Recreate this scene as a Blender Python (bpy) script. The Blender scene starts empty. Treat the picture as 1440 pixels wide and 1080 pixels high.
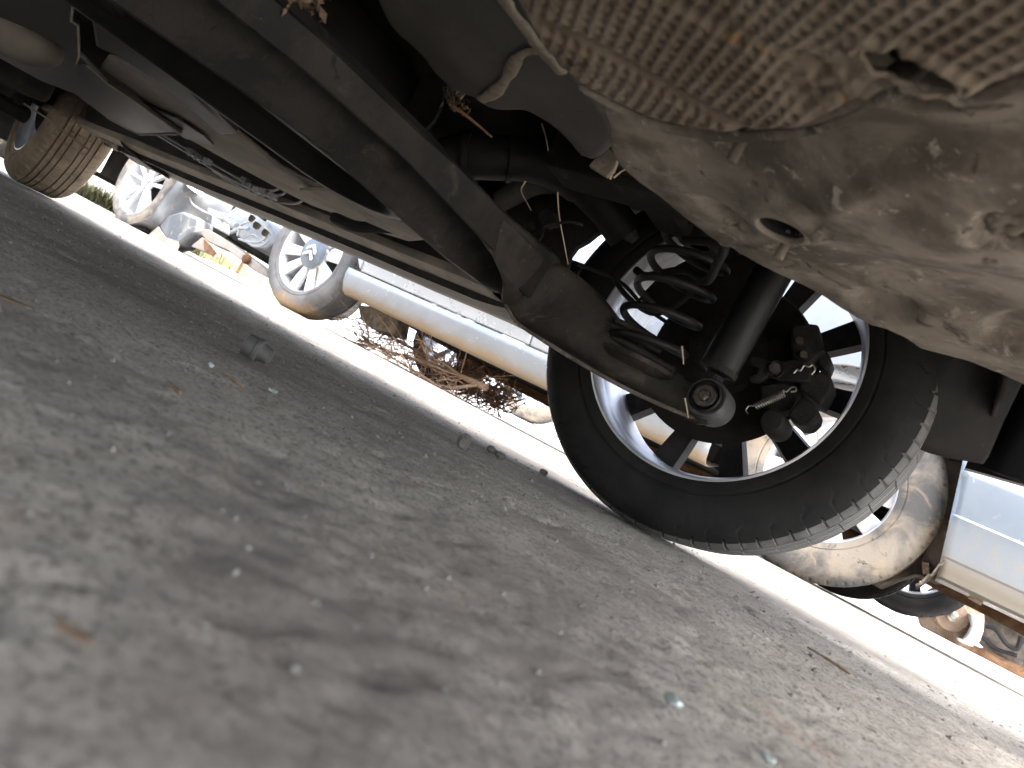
import bpy, bmesh, math, random
import numpy as np
from mathutils import Vector, Matrix
random.seed(7); rng = np.random.default_rng(7)
SC = bpy.context.scene; COL = SC.collection
rad = math.radians

# ------------------------------------------------------------------ camera, sky, sun, exposure
CAMP = np.array([0.0, 0.0, 0.0803]); YAW, PIT, ROL, FPX = rad(32.4593), rad(1.7115), rad(26.9747), 1025.0
FW = np.array([-math.sin(YAW)*math.cos(PIT), math.cos(YAW)*math.cos(PIT), math.sin(PIT)])
_rt = np.array([math.cos(YAW), math.sin(YAW), 0.0]); _up = np.cross(_rt, FW)
RI = _rt*math.cos(ROL) + _up*math.sin(ROL); UP = np.cross(RI, FW)
cam = bpy.data.cameras.new('Camera'); camo = bpy.data.objects.new('Camera', cam); COL.objects.link(camo)
BK = -FW
camo.matrix_world = Matrix(((RI[0], UP[0], BK[0], CAMP[0]), (RI[1], UP[1], BK[1], CAMP[1]), (RI[2], UP[2], BK[2], CAMP[2]), (0, 0, 0, 1)))
cam.sensor_fit = 'HORIZONTAL'; cam.sensor_width = 36.0; cam.lens = 36.0*FPX/1440.0
cam.clip_start = 0.01; cam.clip_end = 500.0
cam.dof.use_dof = True; cam.dof.focus_distance = 1.35; cam.dof.aperture_fstop = cam.lens/2.6
SC.camera = camo
w = bpy.data.worlds.new('World'); SC.world = w; w.use_nodes = True
_nt = w.node_tree; _bg = _nt.nodes['Background']
_sky = _nt.nodes.new('ShaderNodeTexSky'); _sky.sky_type = 'NISHITA'; _sky.sun_disc = False
SUN_EL, SUN_AZ = rad(58), rad(97)        # azimuth clockwise from +y: the sun stands behind the near car
_sky.sun_elevation = SUN_EL; _sky.sun_rotation = SUN_AZ; _sky.air_density = 1.0; _sky.dust_density = 4.0
_hs = _nt.nodes.new('ShaderNodeHueSaturation'); _hs.inputs['Saturation'].default_value = 0.6   # hazy white sky
_nt.links.new(_sky.outputs[0], _hs.inputs['Color']); _nt.links.new(_hs.outputs[0], _bg.inputs[0]); _bg.inputs[1].default_value = 0.15
sl = bpy.data.lights.new('Sun', 'SUN'); so = bpy.data.objects.new('Sun', sl); COL.objects.link(so)
sl.energy = 1.1; sl.angle = rad(14); sl.color = (1.0, 0.97, 0.93)
_sd = Vector((math.sin(SUN_AZ)*math.cos(SUN_EL), math.cos(SUN_AZ)*math.cos(SUN_EL), math.sin(SUN_EL)))
so.rotation_euler = _sd.to_track_quat('Z', 'Y').to_euler(); so.location = (3, -2, 6)
SC.view_settings.view_transform = 'Standard'; SC.view_settings.look = 'None'; SC.view_settings.gamma = 1.0
SC.view_settings.exposure = 3.35
SC.cycles.use_denoising = True
SC.cycles.max_bounces = 10; SC.cycles.diffuse_bounces = 6

def P(px, py, x=None, y=None, z=None):
    """where the sight line through a point of the photograph meets a plane of the place"""
    r = FW + RI*((px-720)/FPX) + UP*((540-py)/FPX)
    if x is not None: t = (x-CAMP[0])/r[0]
    elif y is not None: t = (y-CAMP[1])/r[1]
    else: t = (z-CAMP[2])/r[2]
    return CAMP + r*t
def PP(pts, **k): return [P(a, b, **k) for a, b in pts]

# ------------------------------------------------------------------ materials
def N(nt, t, **k):
    n = nt.nodes.new(t)
    for a, b in k.items():
        if a.startswith('i_'): n.inputs[a[2:].replace('_', ' ')].default_value = b
        else: setattr(n, a, b)
    return n
def mixc(nt, fac, a, b):
    m = nt.nodes.new('ShaderNodeMix'); m.data_type = 'RGBA'
    nt.links.new(fac, m.inputs[0])
    for s, v in ((6, a), (7, b)):
        if isinstance(v, tuple): m.inputs[s].default_value = v + (1,)
        else: nt.links.new(v, m.inputs[s])
    return m.outputs[2]
def ramp(nt, src, lo, hi):
    m = nt.nodes.new('ShaderNodeMapRange'); m.interpolation_type = 'SMOOTHSTEP'
    m.inputs[1].default_value = lo; m.inputs[2].default_value = hi
    nt.links.new(src, m.inputs[0]); return m.outputs[0]
def mott(name, c1, c2, scale=8, rough=0.7, metal=0.0, spots=(), bump=0.15, bscale=60, stretch=(1, 1, 1), spec=0.25, coat=0.0, lo=0.38, hi=0.62, zmud=None):
    """base colour c1 mottled with c2; spots = (colour, scale, low, high) layers of dirt, rust or scratches"""
    m = bpy.data.materials.new(name); m.use_nodes = True; nt = m.node_tree; bs = nt.nodes['Principled BSDF']
    tc = N(nt, 'ShaderNodeTexCoord'); mp = N(nt, 'ShaderNodeMapping'); mp.inputs[3].default_value = stretch
    nt.links.new(tc.outputs['Object'], mp.inputs[0])
    n1 = N(nt, 'ShaderNodeTexNoise', i_Scale=scale, i_Detail=8.0, i_Roughness=0.62, i_Distortion=0.4); nt.links.new(mp.outputs[0], n1.inputs[0])
    c = mixc(nt, ramp(nt, n1.outputs[0], lo, hi), c1, c2)
    for k, (sc_, ss, lo_, hi_) in enumerate(spots):
        n = N(nt, 'ShaderNodeTexNoise', i_Scale=ss, i_Detail=6.0, i_Roughness=0.7, i_Distortion=0.8)
        mq = N(nt, 'ShaderNodeMapping'); mq.inputs[1].default_value = (3.1*k+1, 1.7*k, 5.3*k); mq.inputs[3].default_value = stretch
        nt.links.new(tc.outputs['Object'], mq.inputs[0]); nt.links.new(mq.outputs[0], n.inputs[0])
        c = mixc(nt, ramp(nt, n.outputs[0], lo_, hi_), c, sc_)
    if zmud:
        sx = N(nt, 'ShaderNodeSeparateXYZ'); nt.links.new(tc.outputs['Object'], sx.inputs[0])
        ad = N(nt, 'ShaderNodeMath', operation='MULTIPLY_ADD'); nt.links.new(n1.outputs[0], ad.inputs[0]); ad.inputs[1].default_value = zmud[3]; nt.links.new(sx.outputs[2], ad.inputs[2])
        c = mixc(nt, ramp(nt, ad.outputs[0], zmud[1], zmud[2]), c, zmud[0])
    nt.links.new(c, bs.inputs['Base Color'])
    r = N(nt, 'ShaderNodeMapRange'); r.inputs[3].default_value = max(0.03, rough-0.12); r.inputs[4].default_value = min(1, rough+0.12)
    nt.links.new(n1.outputs[0], r.inputs[0]); nt.links.new(r.outputs[0], bs.inputs['Roughness'])
    bs.inputs['Metallic'].default_value = metal; bs.inputs['Specular IOR Level'].default_value = spec
    bs.inputs['Coat Weight'].default_value = coat; bs.inputs['Coat Roughness'].default_value = 0.12
    if bump > 0:
        nb = N(nt, 'ShaderNodeTexNoise', i_Scale=bscale, i_Detail=6.0, i_Roughness=0.7); nt.links.new(mp.outputs[0], nb.inputs[0])
        b = N(nt, 'ShaderNodeBump', i_Strength=bump, i_Distance=0.01); nt.links.new(nb.outputs[0], b.inputs['Height'])
        nt.links.new(b.outputs[0], bs.inputs['Normal'])
    return m
TAN = (0.30, 0.25, 0.185)
M = {}
M['pan'] = mott('underseal', (0.085, 0.072, 0.058), (0.20, 0.178, 0.150), 15, 0.75, spots=[((0.28, 0.25, 0.21), 30, 0.56, 0.70), ((0.05, 0.041, 0.033), 20, 0.57, 0.68), ((0.27, 0.145, 0.06), 22, 0.67, 0.74), ((0.34, 0.31, 0.27), 70, 0.60, 0.70), ((0.045, 0.038, 0.03), 48, 0.62, 0.72)], lo=0.38, hi=0.62, bump=0.3, bscale=110)
M['shield'] = mott('dirty aluminium', (0.128, 0.102, 0.0758), (0.186, 0.157, 0.122), 16, 0.62, 0.25, spots=[((0.245, 0.145, 0.0524), 22, 0.62, 0.70), ((0.262, 0.245, 0.215), 40, 0.62, 0.72), ((0.0466, 0.035, 0.0262), 30, 0.62, 0.72)], bump=0.3, bscale=300)
M['steel'] = mott('dusty black steel', (0.0144, 0.0134, 0.0122), (0.0317, 0.0284, 0.0245), 13, 0.55, spots=[((0.054, 0.0468, 0.0378), 22, 0.56, 0.72), ((0.0864, 0.0792, 0.0684), 80, 0.66, 0.72), ((0.00896, 0.00824, 0.00756), 30, 0.62, 0.72)], bump=0.18, bscale=120, spec=0.2)
M['arm'] = mott('dusty arm steel', (0.0189, 0.0169, 0.0149), (0.0437, 0.0387, 0.0327), 14, 0.6, spots=[((0.0744, 0.062, 0.0486), 18, 0.54, 0.72), ((0.119, 0.104, 0.084), 90, 0.64, 0.72)], bump=0.2, bscale=120, spec=0.18)
M['plastic'] = mott('dusty black plastic', (0.00691, 0.0073, 0.00808), (0.0173, 0.0165, 0.0154), 6, 0.5, spots=[((0.0499, 0.0422, 0.0326), 9, 0.58, 0.8), ((0.0768, 0.0691, 0.0576), 150, 0.69, 0.74)], bump=0.06, bscale=90, spec=0.2)
M['gplastic'] = mott('grey plastic', (0.0348, 0.0327, 0.0303), (0.0552, 0.0512, 0.045), 5, 0.5, spots=[((0.098, 0.0862, 0.0694), 16, 0.62, 0.8), ((0.131, 0.118, 0.102), 160, 0.69, 0.74)], bump=0.06, bscale=90, spec=0.2)
M['cover'] = mott('scuffed grey cover', (0.0638, 0.0595, 0.0544), (0.0978, 0.0901, 0.0799), 7, 0.5, spots=[((0.153, 0.132, 0.106), 16, 0.60, 0.8), ((0.238, 0.212, 0.178), 90, 0.68, 0.73)], bump=0.08, bscale=90, spec=0.25)
M['dusttube'] = mott('dust coated tube', (0.088, 0.076, 0.0624), (0.12, 0.106, 0.0864), 6, 0.8, bump=0.05)
M['capm'] = mott('dusty cap plastic', (0.062, 0.0608, 0.0583), (0.093, 0.0905, 0.0868), 60, 0.6, bump=0.05)
M['tanplate'] = mott('dusty sheet metal', (0.185, 0.166, 0.138), (0.275, 0.242, 0.201), 10, 0.8, spots=[((0.105, 0.0884, 0.0727), 16, 0.6, 0.72), ((0.307, 0.194, 0.0969), 40, 0.66, 0.74)], bump=0.25, bscale=120)
M['seal'] = mott('flaking underseal', (0.19, 0.16, 0.125), (0.28, 0.235, 0.185), 60, 0.9, bump=0.5, bscale=400)
M['dark'] = mott('dark underbody', (0.0121, 0.011, 0.0099), (0.0275, 0.0248, 0.0209), 5, 0.85, spots=[((0.066, 0.055, 0.044), 12, 0.6, 0.78)], bump=0.25, bscale=60, spec=0.1)
M['tyre'] = mott('dusty tyre rubber', (0.011, 0.011, 0.0113), (0.0187, 0.0182, 0.0176), 10, 0.72, spots=[((0.055, 0.0523, 0.0484), 40, 0.62, 0.80), ((0.132, 0.127, 0.116), 170, 0.72, 0.76)], bump=0.12, bscale=160, spec=0.14)
M['tread'] = mott('worn tread with painted light', (0.075, 0.075, 0.074), (0.12, 0.118, 0.114), 20, 0.75, spots=[((0.2, 0.195, 0.185), 90, 0.64, 0.74)], bump=0.12, bscale=160)  # dusty wear, lightened further to paint the light falling on the tread
M['greytyre'] = mott('tyre rubber with painted glare', (0.13, 0.13, 0.132), (0.19, 0.188, 0.185), 9, 0.9, spots=[((0.26, 0.25, 0.24), 60, 0.64, 0.74)], bump=0.2, bscale=120, zmud=((0.44, 0.31, 0.19), 0.155, 0.085, 0.12))  # pale grey base paints overexposed brightness; the tan lower down is mud
M['mudtyre'] = mott('muddy tyre rubber', (0.12, 0.115, 0.11), (0.30, 0.26, 0.21), 7, 0.9, spots=[((0.34, 0.27, 0.19), 9, 0.50, 0.66), ((0.09, 0.085, 0.08), 26, 0.58, 0.70)], bump=0.3, bscale=120)
M['tantyre'] = mott('tyre tread caked in dry mud', (0.178, 0.14, 0.1), (0.264, 0.212, 0.155), 14, 0.92, spots=[((0.085, 0.068, 0.051), 30, 0.58, 0.70), ((0.34, 0.289, 0.221), 40, 0.62, 0.74)], bump=0.5, bscale=110)
M['barrel'] = mott('bare alloy', (0.48, 0.49, 0.52), (0.58, 0.59, 0.62), 12, 0.38, 0.75, spots=[((0.2, 0.19, 0.18), 30, 0.62, 0.76)], bump=0.05, bscale=60, stretch=(1, 6, 1))
M['dust'] = mott('brake dust with painted backlit shade', (0.018, 0.017, 0.018), (0.04, 0.037, 0.036), 14, 0.7, bump=0.1, spec=0.12)  # black paints the backlit shade on the spokes as well as brake dust
M['alloy'] = mott('silver wheel paint', (0.60, 0.61, 0.63), (0.68, 0.68, 0.69), 14, 0.35, 0.35, spots=[((0.35, 0.3, 0.24), 30, 0.64, 0.8)], bump=0.03)
M['cap'] = mott('grey wheel cap', (0.13, 0.155, 0.185), (0.18, 0.205, 0.235), 20, 0.4, 0.3, bump=0.03)
M['silver'] = mott('silver car paint', (0.44, 0.49, 0.55), (0.50, 0.545, 0.60), 3, 0.28, 0.45, spots=[((0.40, 0.36, 0.31), 9, 0.60, 0.80), ((0.66, 0.68, 0.70), 70, 0.64, 0.72)], bump=0.02, coat=0.6)
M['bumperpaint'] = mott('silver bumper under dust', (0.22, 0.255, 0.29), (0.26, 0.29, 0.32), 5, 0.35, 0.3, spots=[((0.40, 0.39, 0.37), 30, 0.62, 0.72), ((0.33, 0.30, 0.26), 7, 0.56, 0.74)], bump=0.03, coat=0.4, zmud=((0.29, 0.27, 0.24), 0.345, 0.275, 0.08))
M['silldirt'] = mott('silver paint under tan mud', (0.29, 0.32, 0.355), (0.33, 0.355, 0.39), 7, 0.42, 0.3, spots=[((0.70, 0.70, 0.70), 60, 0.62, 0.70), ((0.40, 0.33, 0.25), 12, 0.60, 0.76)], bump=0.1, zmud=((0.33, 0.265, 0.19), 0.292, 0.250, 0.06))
M['white'] = mott('white car paint', (0.72, 0.72, 0.72), (0.78, 0.78, 0.77), 4, 0.35, spots=[((0.5, 0.44, 0.36), 10, 0.62, 0.8)], bump=0.03, coat=0.5)
M['bolt'] = mott('worn bolt steel', (0.26, 0.245, 0.22), (0.36, 0.34, 0.31), 60, 0.4, 0.8, spots=[((0.2, 0.11, 0.05), 90, 0.6, 0.72)], bump=0.1, bscale=200)
M['cast'] = mott('cast steel', (0.0147, 0.0136, 0.0132), (0.0289, 0.0262, 0.0242), 24, 0.6, 0.4, spots=[((0.063, 0.0525, 0.0447), 50, 0.64, 0.76), ((0.0525, 0.0315, 0.021), 26, 0.64, 0.74)], bump=0.4, bscale=220, spec=0.18)
M['bushm'] = mott('dull bush steel', (0.056, 0.056, 0.056), (0.0896, 0.0888, 0.0864), 40, 0.5, 0.4, spots=[((0.0336, 0.0308, 0.028), 60, 0.6, 0.7)], bump=0.3, bscale=300)
M['darkbolt'] = mott('dark bolt', (0.07, 0.062, 0.055), (0.12, 0.105, 0.09), 80, 0.45, 0.6, bump=0.2, bscale=300)
M['rubber'] = mott('black rubber', (0.0084, 0.0084, 0.0084), (0.0168, 0.0162, 0.0157), 12, 0.6, spots=[((0.0672, 0.056, 0.0476), 30, 0.62, 0.78)], bump=0.1, spec=0.18)
M['shock'] = mott('gloss black damper paint', (0.0048, 0.0048, 0.0054), (0.0084, 0.0084, 0.0084), 10, 0.42, spots=[((0.072, 0.066, 0.06), 60, 0.70, 0.74)], bump=0.05, spec=0.22)
M['rust'] = mott('rust', (0.132, 0.069, 0.036), (0.204, 0.12, 0.066), 18, 0.9, 0.0, spots=[((0.072, 0.036, 0.021), 36, 0.58, 0.7)], bump=0.5, bscale=160)
M['rustdisc'] = mott('rusted brake iron', (0.22, 0.15, 0.105), (0.30, 0.225, 0.17), 14, 0.8, 0.2, spots=[((0.5, 0.46, 0.42), 20, 0.58, 0.68)], bump=0.2)
M['tanpanel'] = mott('dusty bare panel', (0.30, 0.26, 0.215), (0.38, 0.345, 0.30), 8, 0.8, spots=[((0.28, 0.18, 0.11), 10, 0.60, 0.7), ((0.16, 0.12, 0.09), 30, 0.64, 0.72)], bump=0.2)
M['greyliner'] = mott('sun bleached liner plastic', (0.10, 0.108, 0.12), (0.16, 0.166, 0.172), 6, 0.75, spots=[((0.38, 0.33, 0.27), 8, 0.56, 0.72)], bump=0.15)
M['liner'] = mott('mud caked liner', (0.10, 0.082, 0.066), (0.20, 0.165, 0.13), 14, 0.95, spots=[((0.30, 0.23, 0.16), 22, 0.58, 0.7)], bump=0.8, bscale=80)
M['twig'] = mott('dry bark', (0.34, 0.22, 0.145), (0.46, 0.33, 0.235), 40, 0.9, bump=0.3, bscale=200)
M['straw'] = mott('dry straw', (0.42, 0.33, 0.22), (0.52, 0.43, 0.31), 60, 0.8, bump=0.1)
M['redtwig'] = mott('reddish dry twig', (0.30, 0.15, 0.09), (0.36, 0.20, 0.12), 60, 0.8, bump=0.1)
M['leaf'] = mott('dead leaves', (0.13, 0.09, 0.06), (0.22, 0.155, 0.105), 60, 0.9, bump=0.2)
M['stone'] = mott('grey stone', (0.093, 0.0868, 0.0806), (0.149, 0.14, 0.13), 60, 0.9, bump=0.5, bscale=200)
M['glass'] = mott('broken green glass', (0.182, 0.217, 0.199), (0.238, 0.273, 0.252), 40, 0.15, bump=0.1, spec=0.8)
M['pale'] = mott('pale plastic part', (0.30, 0.315, 0.325), (0.40, 0.41, 0.41), 16, 0.6, spots=[((0.42, 0.40, 0.36), 30, 0.6, 0.74)], bump=0.1)
M['teal'] = mott('teal wiring plug', (0.30, 0.55, 0.53), (0.42, 0.65, 0.62), 40, 0.5, bump=0.05)
M['copper'] = mott('coated pipe', (0.25, 0.25, 0.25), (0.34, 0.335, 0.33), 30, 0.4, 0.5, bump=0.03)
M['grassm'] = mott('dry grass', (0.24, 0.24, 0.12), (0.34, 0.31, 0.18), 20, 0.9, bump=0.2)
M['wall'] = mott('pale rendered wall', (0.62, 0.63, 0.66), (0.70, 0.70, 0.71), 3, 0.9, spots=[((0.5, 0.47, 0.42), 4, 0.58, 0.74)], bump=0.1)
M['wood'] = mott('weathered plank', (0.38, 0.24, 0.14), (0.50, 0.36, 0.24), 9, 0.8, stretch=(1, 8, 8), bump=0.2)
M['kerb'] = mott('kerb concrete', (0.50, 0.485, 0.465), (0.60, 0.58, 0.555), 6, 0.9, spots=[((0.2, 0.18, 0.15), 16, 0.58, 0.72)], bump=0.3)

# ------------------------------------------------------------------ mesh helpers
class MB:
    def __init__(s): s.v = []; s.f = []
    def add(s, v, f):
        o = len(s.v); s.v += [tuple(map(float, p)) for p in v]; s.f += [tuple(i+o for i in q) for q in f]; return s
    def grid(s, pts, cu=False, cv=False):
        """pts[i][j] grid of points"""
        a = np.asarray(pts, float); n, m = a.shape[:2]; f = []
        for i in range(n if cu else n-1):
            for j in range(m if cv else m-1):
                i2, j2 = (i+1) % n, (j+1) % m
                f.append((i*m+j, i2*m+j, i2*m+j2, i*m+j2))
        return s.add(a.reshape(-1, 3), f)
    def tube(s, path, r, n=10, cap=True, sub=0):
        p = np.asarray(path, float)
        rr = np.asarray(r if hasattr(r, '__len__') else [r]*len(p), float)
        if sub: t = np.linspace(0, len(p)-1, (len(p)-1)*sub+1); rr = np.interp(t, range(len(rr)), rr); p = catmull(p, sub)
        T = np.gradient(p, axis=0); T /= np.linalg.norm(T, axis=1)[:, None]+1e-12
        a = np.array([0, 0, 1.0]) if abs(T[0][2]) < 0.9 else np.array([1.0, 0, 0])
        u = np.cross(T[0], a); u /= np.linalg.norm(u); rows = []
        for k in range(len(p)):
            u = u - T[k]*(u@T[k]); u /= np.linalg.norm(u)+1e-12; v = np.cross(T[k], u)
            rows.append([p[k] + rr[k]*(math.cos(q)*u + math.sin(q)*v) for q in np.linspace(0, 2*math.pi, n, endpoint=False)])
        o = len(s.v); s.grid(rows, cv=True)
        if cap:
            s.f.append(tuple(o+j for j in range(n))[::-1]); s.f.append(tuple(o+(len(p)-1)*n+j for j in range(n)))
        return s
    def cyl(s, a, b, r, n=20, r2=None): return s.tube([a, b], [r, r if r2 is None else r2], n)
    def lathe(s, prof, c, ax, n=48, close=False):
        """prof = [(radius, along axis)]"""
        ax = np.asarray(ax, float); ax /= np.linalg.norm(ax); a = np.array([0, 0, 1.0]) if abs(ax[2]) < 0.9 else np.array([1.0, 0, 0])
        u = np.cross(ax, a); u /= np.linalg.norm(u); v = np.cross(ax, u); c = np.asarray(c, float)
        rows = [[c + ax*h + r*(math.cos(q)*u+math.sin(q)*v) for (r, h) in prof] for q in np.linspace(0, 2*math.pi, n, endpoint=False)]
        return s.grid(rows, cu=True, cv=close)
    def plate(s, out, t):
        """closed outline pushed along vector t"""
        a = [np.asarray(p, float) for p in out]; n = len(a); t = np.asarray(t, float)
        nn = sum(np.cross(a[i]-a[0], a[(i+1) % n]-a[0]) for i in range(n))
        if nn@t > 0: a = a[::-1]
        return s.add(a+[p+t for p in a], [tuple(range(n)), tuple(range(2*n-1, n-1, -1))]+[(i+1, i, i+n, i+n+1) if i+1 < n else (0, i, i+n, n) for i in range(n)])
    def box(s, lo, hi):
        (a, b, c), (d, e, f) = lo, hi
        return s.add([(a,b,c),(d,b,c),(d,e,c),(a,e,c),(a,b,f),(d,b,f),(d,e,f),(a,e,f)], [(3,2,1,0),(4,5,6,7),(0,1,5,4),(1,2,6,5),(2,3,7,6),(3,0,4,7)])
    def bar(s, a, b, wv, hv):
        """box along a-b with half-width vectors wv, hv"""
        a, b, wv, hv = map(lambda q: np.asarray(q, float), (a, b, wv, hv))
        v = [a-wv-hv, a+wv-hv, a+wv+hv, a-wv+hv, b-wv-hv, b+wv-hv, b+wv+hv, b-wv+hv]
        return s.add(v, [(0,1,2,3),(7,6,5,4),(0,4,5,1),(1,5,6,2),(2,6,7,3),(3,7,4,0)])
def catmull(p, sub):
    p = np.asarray(p, float); n = len(p); q = np.vstack([2*p[0]-p[1], p, 2*p[-1]-p[-2]]); out = []
    for i in range(n-1):
        a, b, c, d = q[i:i+4]
        for t in np.arange(sub)/sub:
            out.append(0.5*((2*b)+(c-a)*t+(2*a-5*b+4*c-d)*t*t+(-a+3*b-3*c+d)*t**3))
    out.append(p[-1]); return np.array(out)
ORG = {}
def obj(name, mb, mat, parent=None, angle=38, bevel=0, loc=None, label=None, solid=0, fix=True):
    """one mesh object; vertices are given in world space, the object sits at its thing's base"""
    o0 = np.array(ORG[parent.name] if parent else (loc if loc is not None else (0, 0, 0)), float)
    me = bpy.data.meshes.new(name); v = np.array(mb.v)-o0
    me.from_pydata(v.tolist(), [], mb.f); me.update()
    if fix:
        bm = bmesh.new(); bm.from_mesh(me); bmesh.ops.recalc_face_normals(bm, faces=bm.faces); bm.to_mesh(me); bm.free()
    me.polygons.foreach_set('use_smooth', [len(p_.vertices) <= 4 for p_ in me.polygons]); me.set_sharp_from_angle(angle=rad(angle))
    me.materials.append(M[mat]); o = bpy.data.objects.new(name, me); COL.objects.link(o)
    if parent: o.parent = parent
    else: o.location = o0
    ORG[o.name] = tuple(o0)
    if bevel:
        b = o.modifiers.new('bevel', 'BEVEL'); b.width = bevel; b.segments = 2; b.limit_method = 'ANGLE'; b.angle_limit = rad(40)
    if solid:
        b = o.modifiers.new('thick', 'SOLIDIFY'); b.thickness = solid; b.offset = 0
    if label: o['label'] = label
    return o
def thing(name, loc, label, cat, group=None):
    o = bpy.data.objects.new(name, None); COL.objects.link(o); o.location = loc; o.empty_display_size = 0.1
    ORG[o.name] = tuple(loc); return tag(o, label, cat, group)
def tag(o, label, cat, group=None):
    o['label'] = label; o['category'] = cat
    if group: o['group'] = group
    return o
def lattice(seed, n=256): return np.random.default_rng(seed).random((n, n))
def vnoise(x, y, seed=0):
    L = lattice(seed); xi = np.floor(x).astype(int); yi = np.floor(y).astype(int); fx = x-xi; fy = y-yi
    fx = fx*fx*(3-2*fx); fy = fy*fy*(3-2*fy); a = L[xi % 256, yi % 256]; b = L[(xi+1) % 256, yi % 256]; c = L[xi % 256, (yi+1) % 256]; d = L[(xi+1) % 256, (yi+1) % 256]
    return (a*(1-fx)+b*fx)*(1-fy)+(c*(1-fx)+d*fx)*fy-0.5
def fbm(x, y, f, o, seed=0, g=0.55): return sum(g**k*vnoise(x*f*2**k+17*k, y*f*2**k+31*k, seed+k) for k in range(o))
def ss(a, b, x): t = np.clip((x-a)/(b-a), 0, 1); return t*t*(3-2*t)

# ------------------------------------------------------------------ ground
def steps(*seg):
    out = [seg[0][0]]
    for a, b, d in seg: out += list(np.linspace(a, b, max(2, int(round((b-a)/d))+1))[1:])
    return np.array(out)
KERB_Y = 3.16
def ground_z(X, Y):
    near = 1/(1+np.hypot(X, Y-0.3)*0.35)
    z = 0.0009*fbm(X, Y, 60, 3, 1, 0.6)+0.0035*fbm(X, Y, 5, 2, 11)+0.0021*fbm(X, Y, 160, 2, 21)*near
    crack = np.abs(fbm(X+0.15*vnoise(X*8, Y*8, 5), Y, 6, 3, 41)); z -= 0.0022*(1-ss(0.0, 0.012, crack))
    pit = fbm(X, Y, 32, 2, 51); z -= 0.0018*ss(0.24, 0.38, pit)
    for cx, cy in ((-0.40, 1.22), (-2.93, 1.22)):
        z *= 1-0.8*np.exp(-(((X-cx)/0.12)**2+((Y-cy)/0.13)**2))
    z = z*(1-0.55*ss(1.5, 2.3, Y))-0.004
    z += (0.019-0.006*np.clip(X+0.2, 0, 0.7))*ss(1.5, 2.45, Y)-0.030*ss(2.52, 3.1, Y)
    return z
gx = steps((-90, -14, 6), (-14, -5, 0.3), (-5, -2.6, 0.022), (-2.6, -1.2, 0.009), (-1.2, 0.45, 0.0048), (0.45, 1.2, 0.02), (1.2, 6, 0.3), (6, 90, 6))
gy = steps((-90, -4, 6), (-4, -0.2, 0.2), (-0.2, 0.0, 0.01), (0.0, 1.15, 0.0048), (1.15, 2.2, 0.009), (2.2, 3.4, 0.025), (3.4, 7, 0.12), (7, 100, 5))
GX, GY = np.meshgrid(gx, gy, indexing='ij')
GZ = ground_z(GX, GY)
me = bpy.data.meshes.new('ground'); n, m_ = GX.shape
me.vertices.add(n*m_); me.vertices.foreach_set('co', np.stack([GX, GY, GZ], -1).reshape(-1))
ii, jj = np.meshgrid(np.arange(n-1), np.arange(m_-1), indexing='ij'); q = np.stack([ii*m_+jj, (ii+1)*m_+jj, (ii+1)*m_+jj+1, ii*m_+jj+1], -1).reshape(-1, 4)
me.loops.add(q.size); me.loops.foreach_set('vertex_index', q.reshape(-1)); me.polygons.add(len(q)); me.polygons.foreach_set('loop_start', np.arange(0, q.size, 4)); me.polygons.foreach_set('loop_total', np.full(len(q), 4))
me.polygons.foreach_set('use_smooth', np.ones(len(q), bool)); me.update(); me.validate()
def ground_mat():
    m = bpy.data.materials.new('dirty concrete'); m.use_nodes = True; nt = m.node_tree; bs = nt.nodes['Principled BSDF']
    tc = N(nt, 'ShaderNodeTexCoord')
    def nz(s, d=6, r=0.65, off=(0, 0, 0), st=(1, 1, 1)):
        mp = N(nt, 'ShaderNodeMapping'); mp.inputs[1].default_value = off; mp.inputs[3].default_value = st; nt.links.new(tc.outputs['Object'], mp.inputs[0])
        n_ = N(nt, 'ShaderNodeTexNoise', i_Scale=s, i_Detail=float(d), i_Roughness=r, i_Distortion=0.3); nt.links.new(mp.outputs[0], n_.inputs[0]); return n_.outputs[0]
    c = mixc(nt, ramp(nt, nz(2.6, 5), 0.36, 0.64), (0.214, 0.192, 0.165), (0.365, 0.333, 0.288))
    c = mixc(nt, ramp(nt, nz(22, 8, 0.7, (3, 1, 0)), 0.40, 0.64), c, (0.351, 0.318, 0.27))
    c = mixc(nt, ramp(nt, nz(60, 5, 0.65, (1, 5, 0)), 0.57, 0.72), c, (0.214, 0.189, 0.16))
    c = mixc(nt, ramp(nt, nz(12, 5, 0.6, (7, 2, 0)), 0.60, 0.74), c, (0.323, 0.253, 0.194))
    c = mixc(nt, ramp(nt, nz(75, 4, 0.55, (4, 9, 0)), 0.66, 0.80), c, (0.446, 0.415, 0.365))
    c = mixc(nt, ramp(nt, nz(140, 5, 0.65, (2, 2, 0)), 0.55, 0.68), c, (0.114, 0.0991, 0.085))
    c = mixc(nt, ramp(nt, nz(260, 4, 0.7, (6, 2, 0)), 0.50, 0.62), c, (0.151, 0.134, 0.114))
    c = mixc(nt, ramp(nt, nz(340, 3, 0.6, (2, 8, 0)), 0.63, 0.74), c, (0.455, 0.419, 0.365))
    c = mixc(nt, ramp(nt, nz(1.5, 6, 0.68, (5, 5, 0)), 0.47, 0.66), c, (0.162, 0.144, 0.123))
    c = mixc(nt, ramp(nt, nz(4.5, 5, 0.65, (9, 3, 0)), 0.56, 0.70), c, (0.19, 0.168, 0.142))
    nt.links.new(c, bs.inputs['Base Color']); bs.inputs['Roughness'].default_value = 0.88; bs.inputs['Specular IOR Level'].default_value = 0.3
    b = N(nt, 'ShaderNodeBump', i_Strength=0.8, i_Distance=0.005); nt.links.new(nz(260, 6, 0.75), b.inputs['Height']); nt.links.new(b.outputs[0], bs.inputs['Normal'])
    return m
M['ground'] = ground_mat(); me.materials.append(M['ground'])
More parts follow.
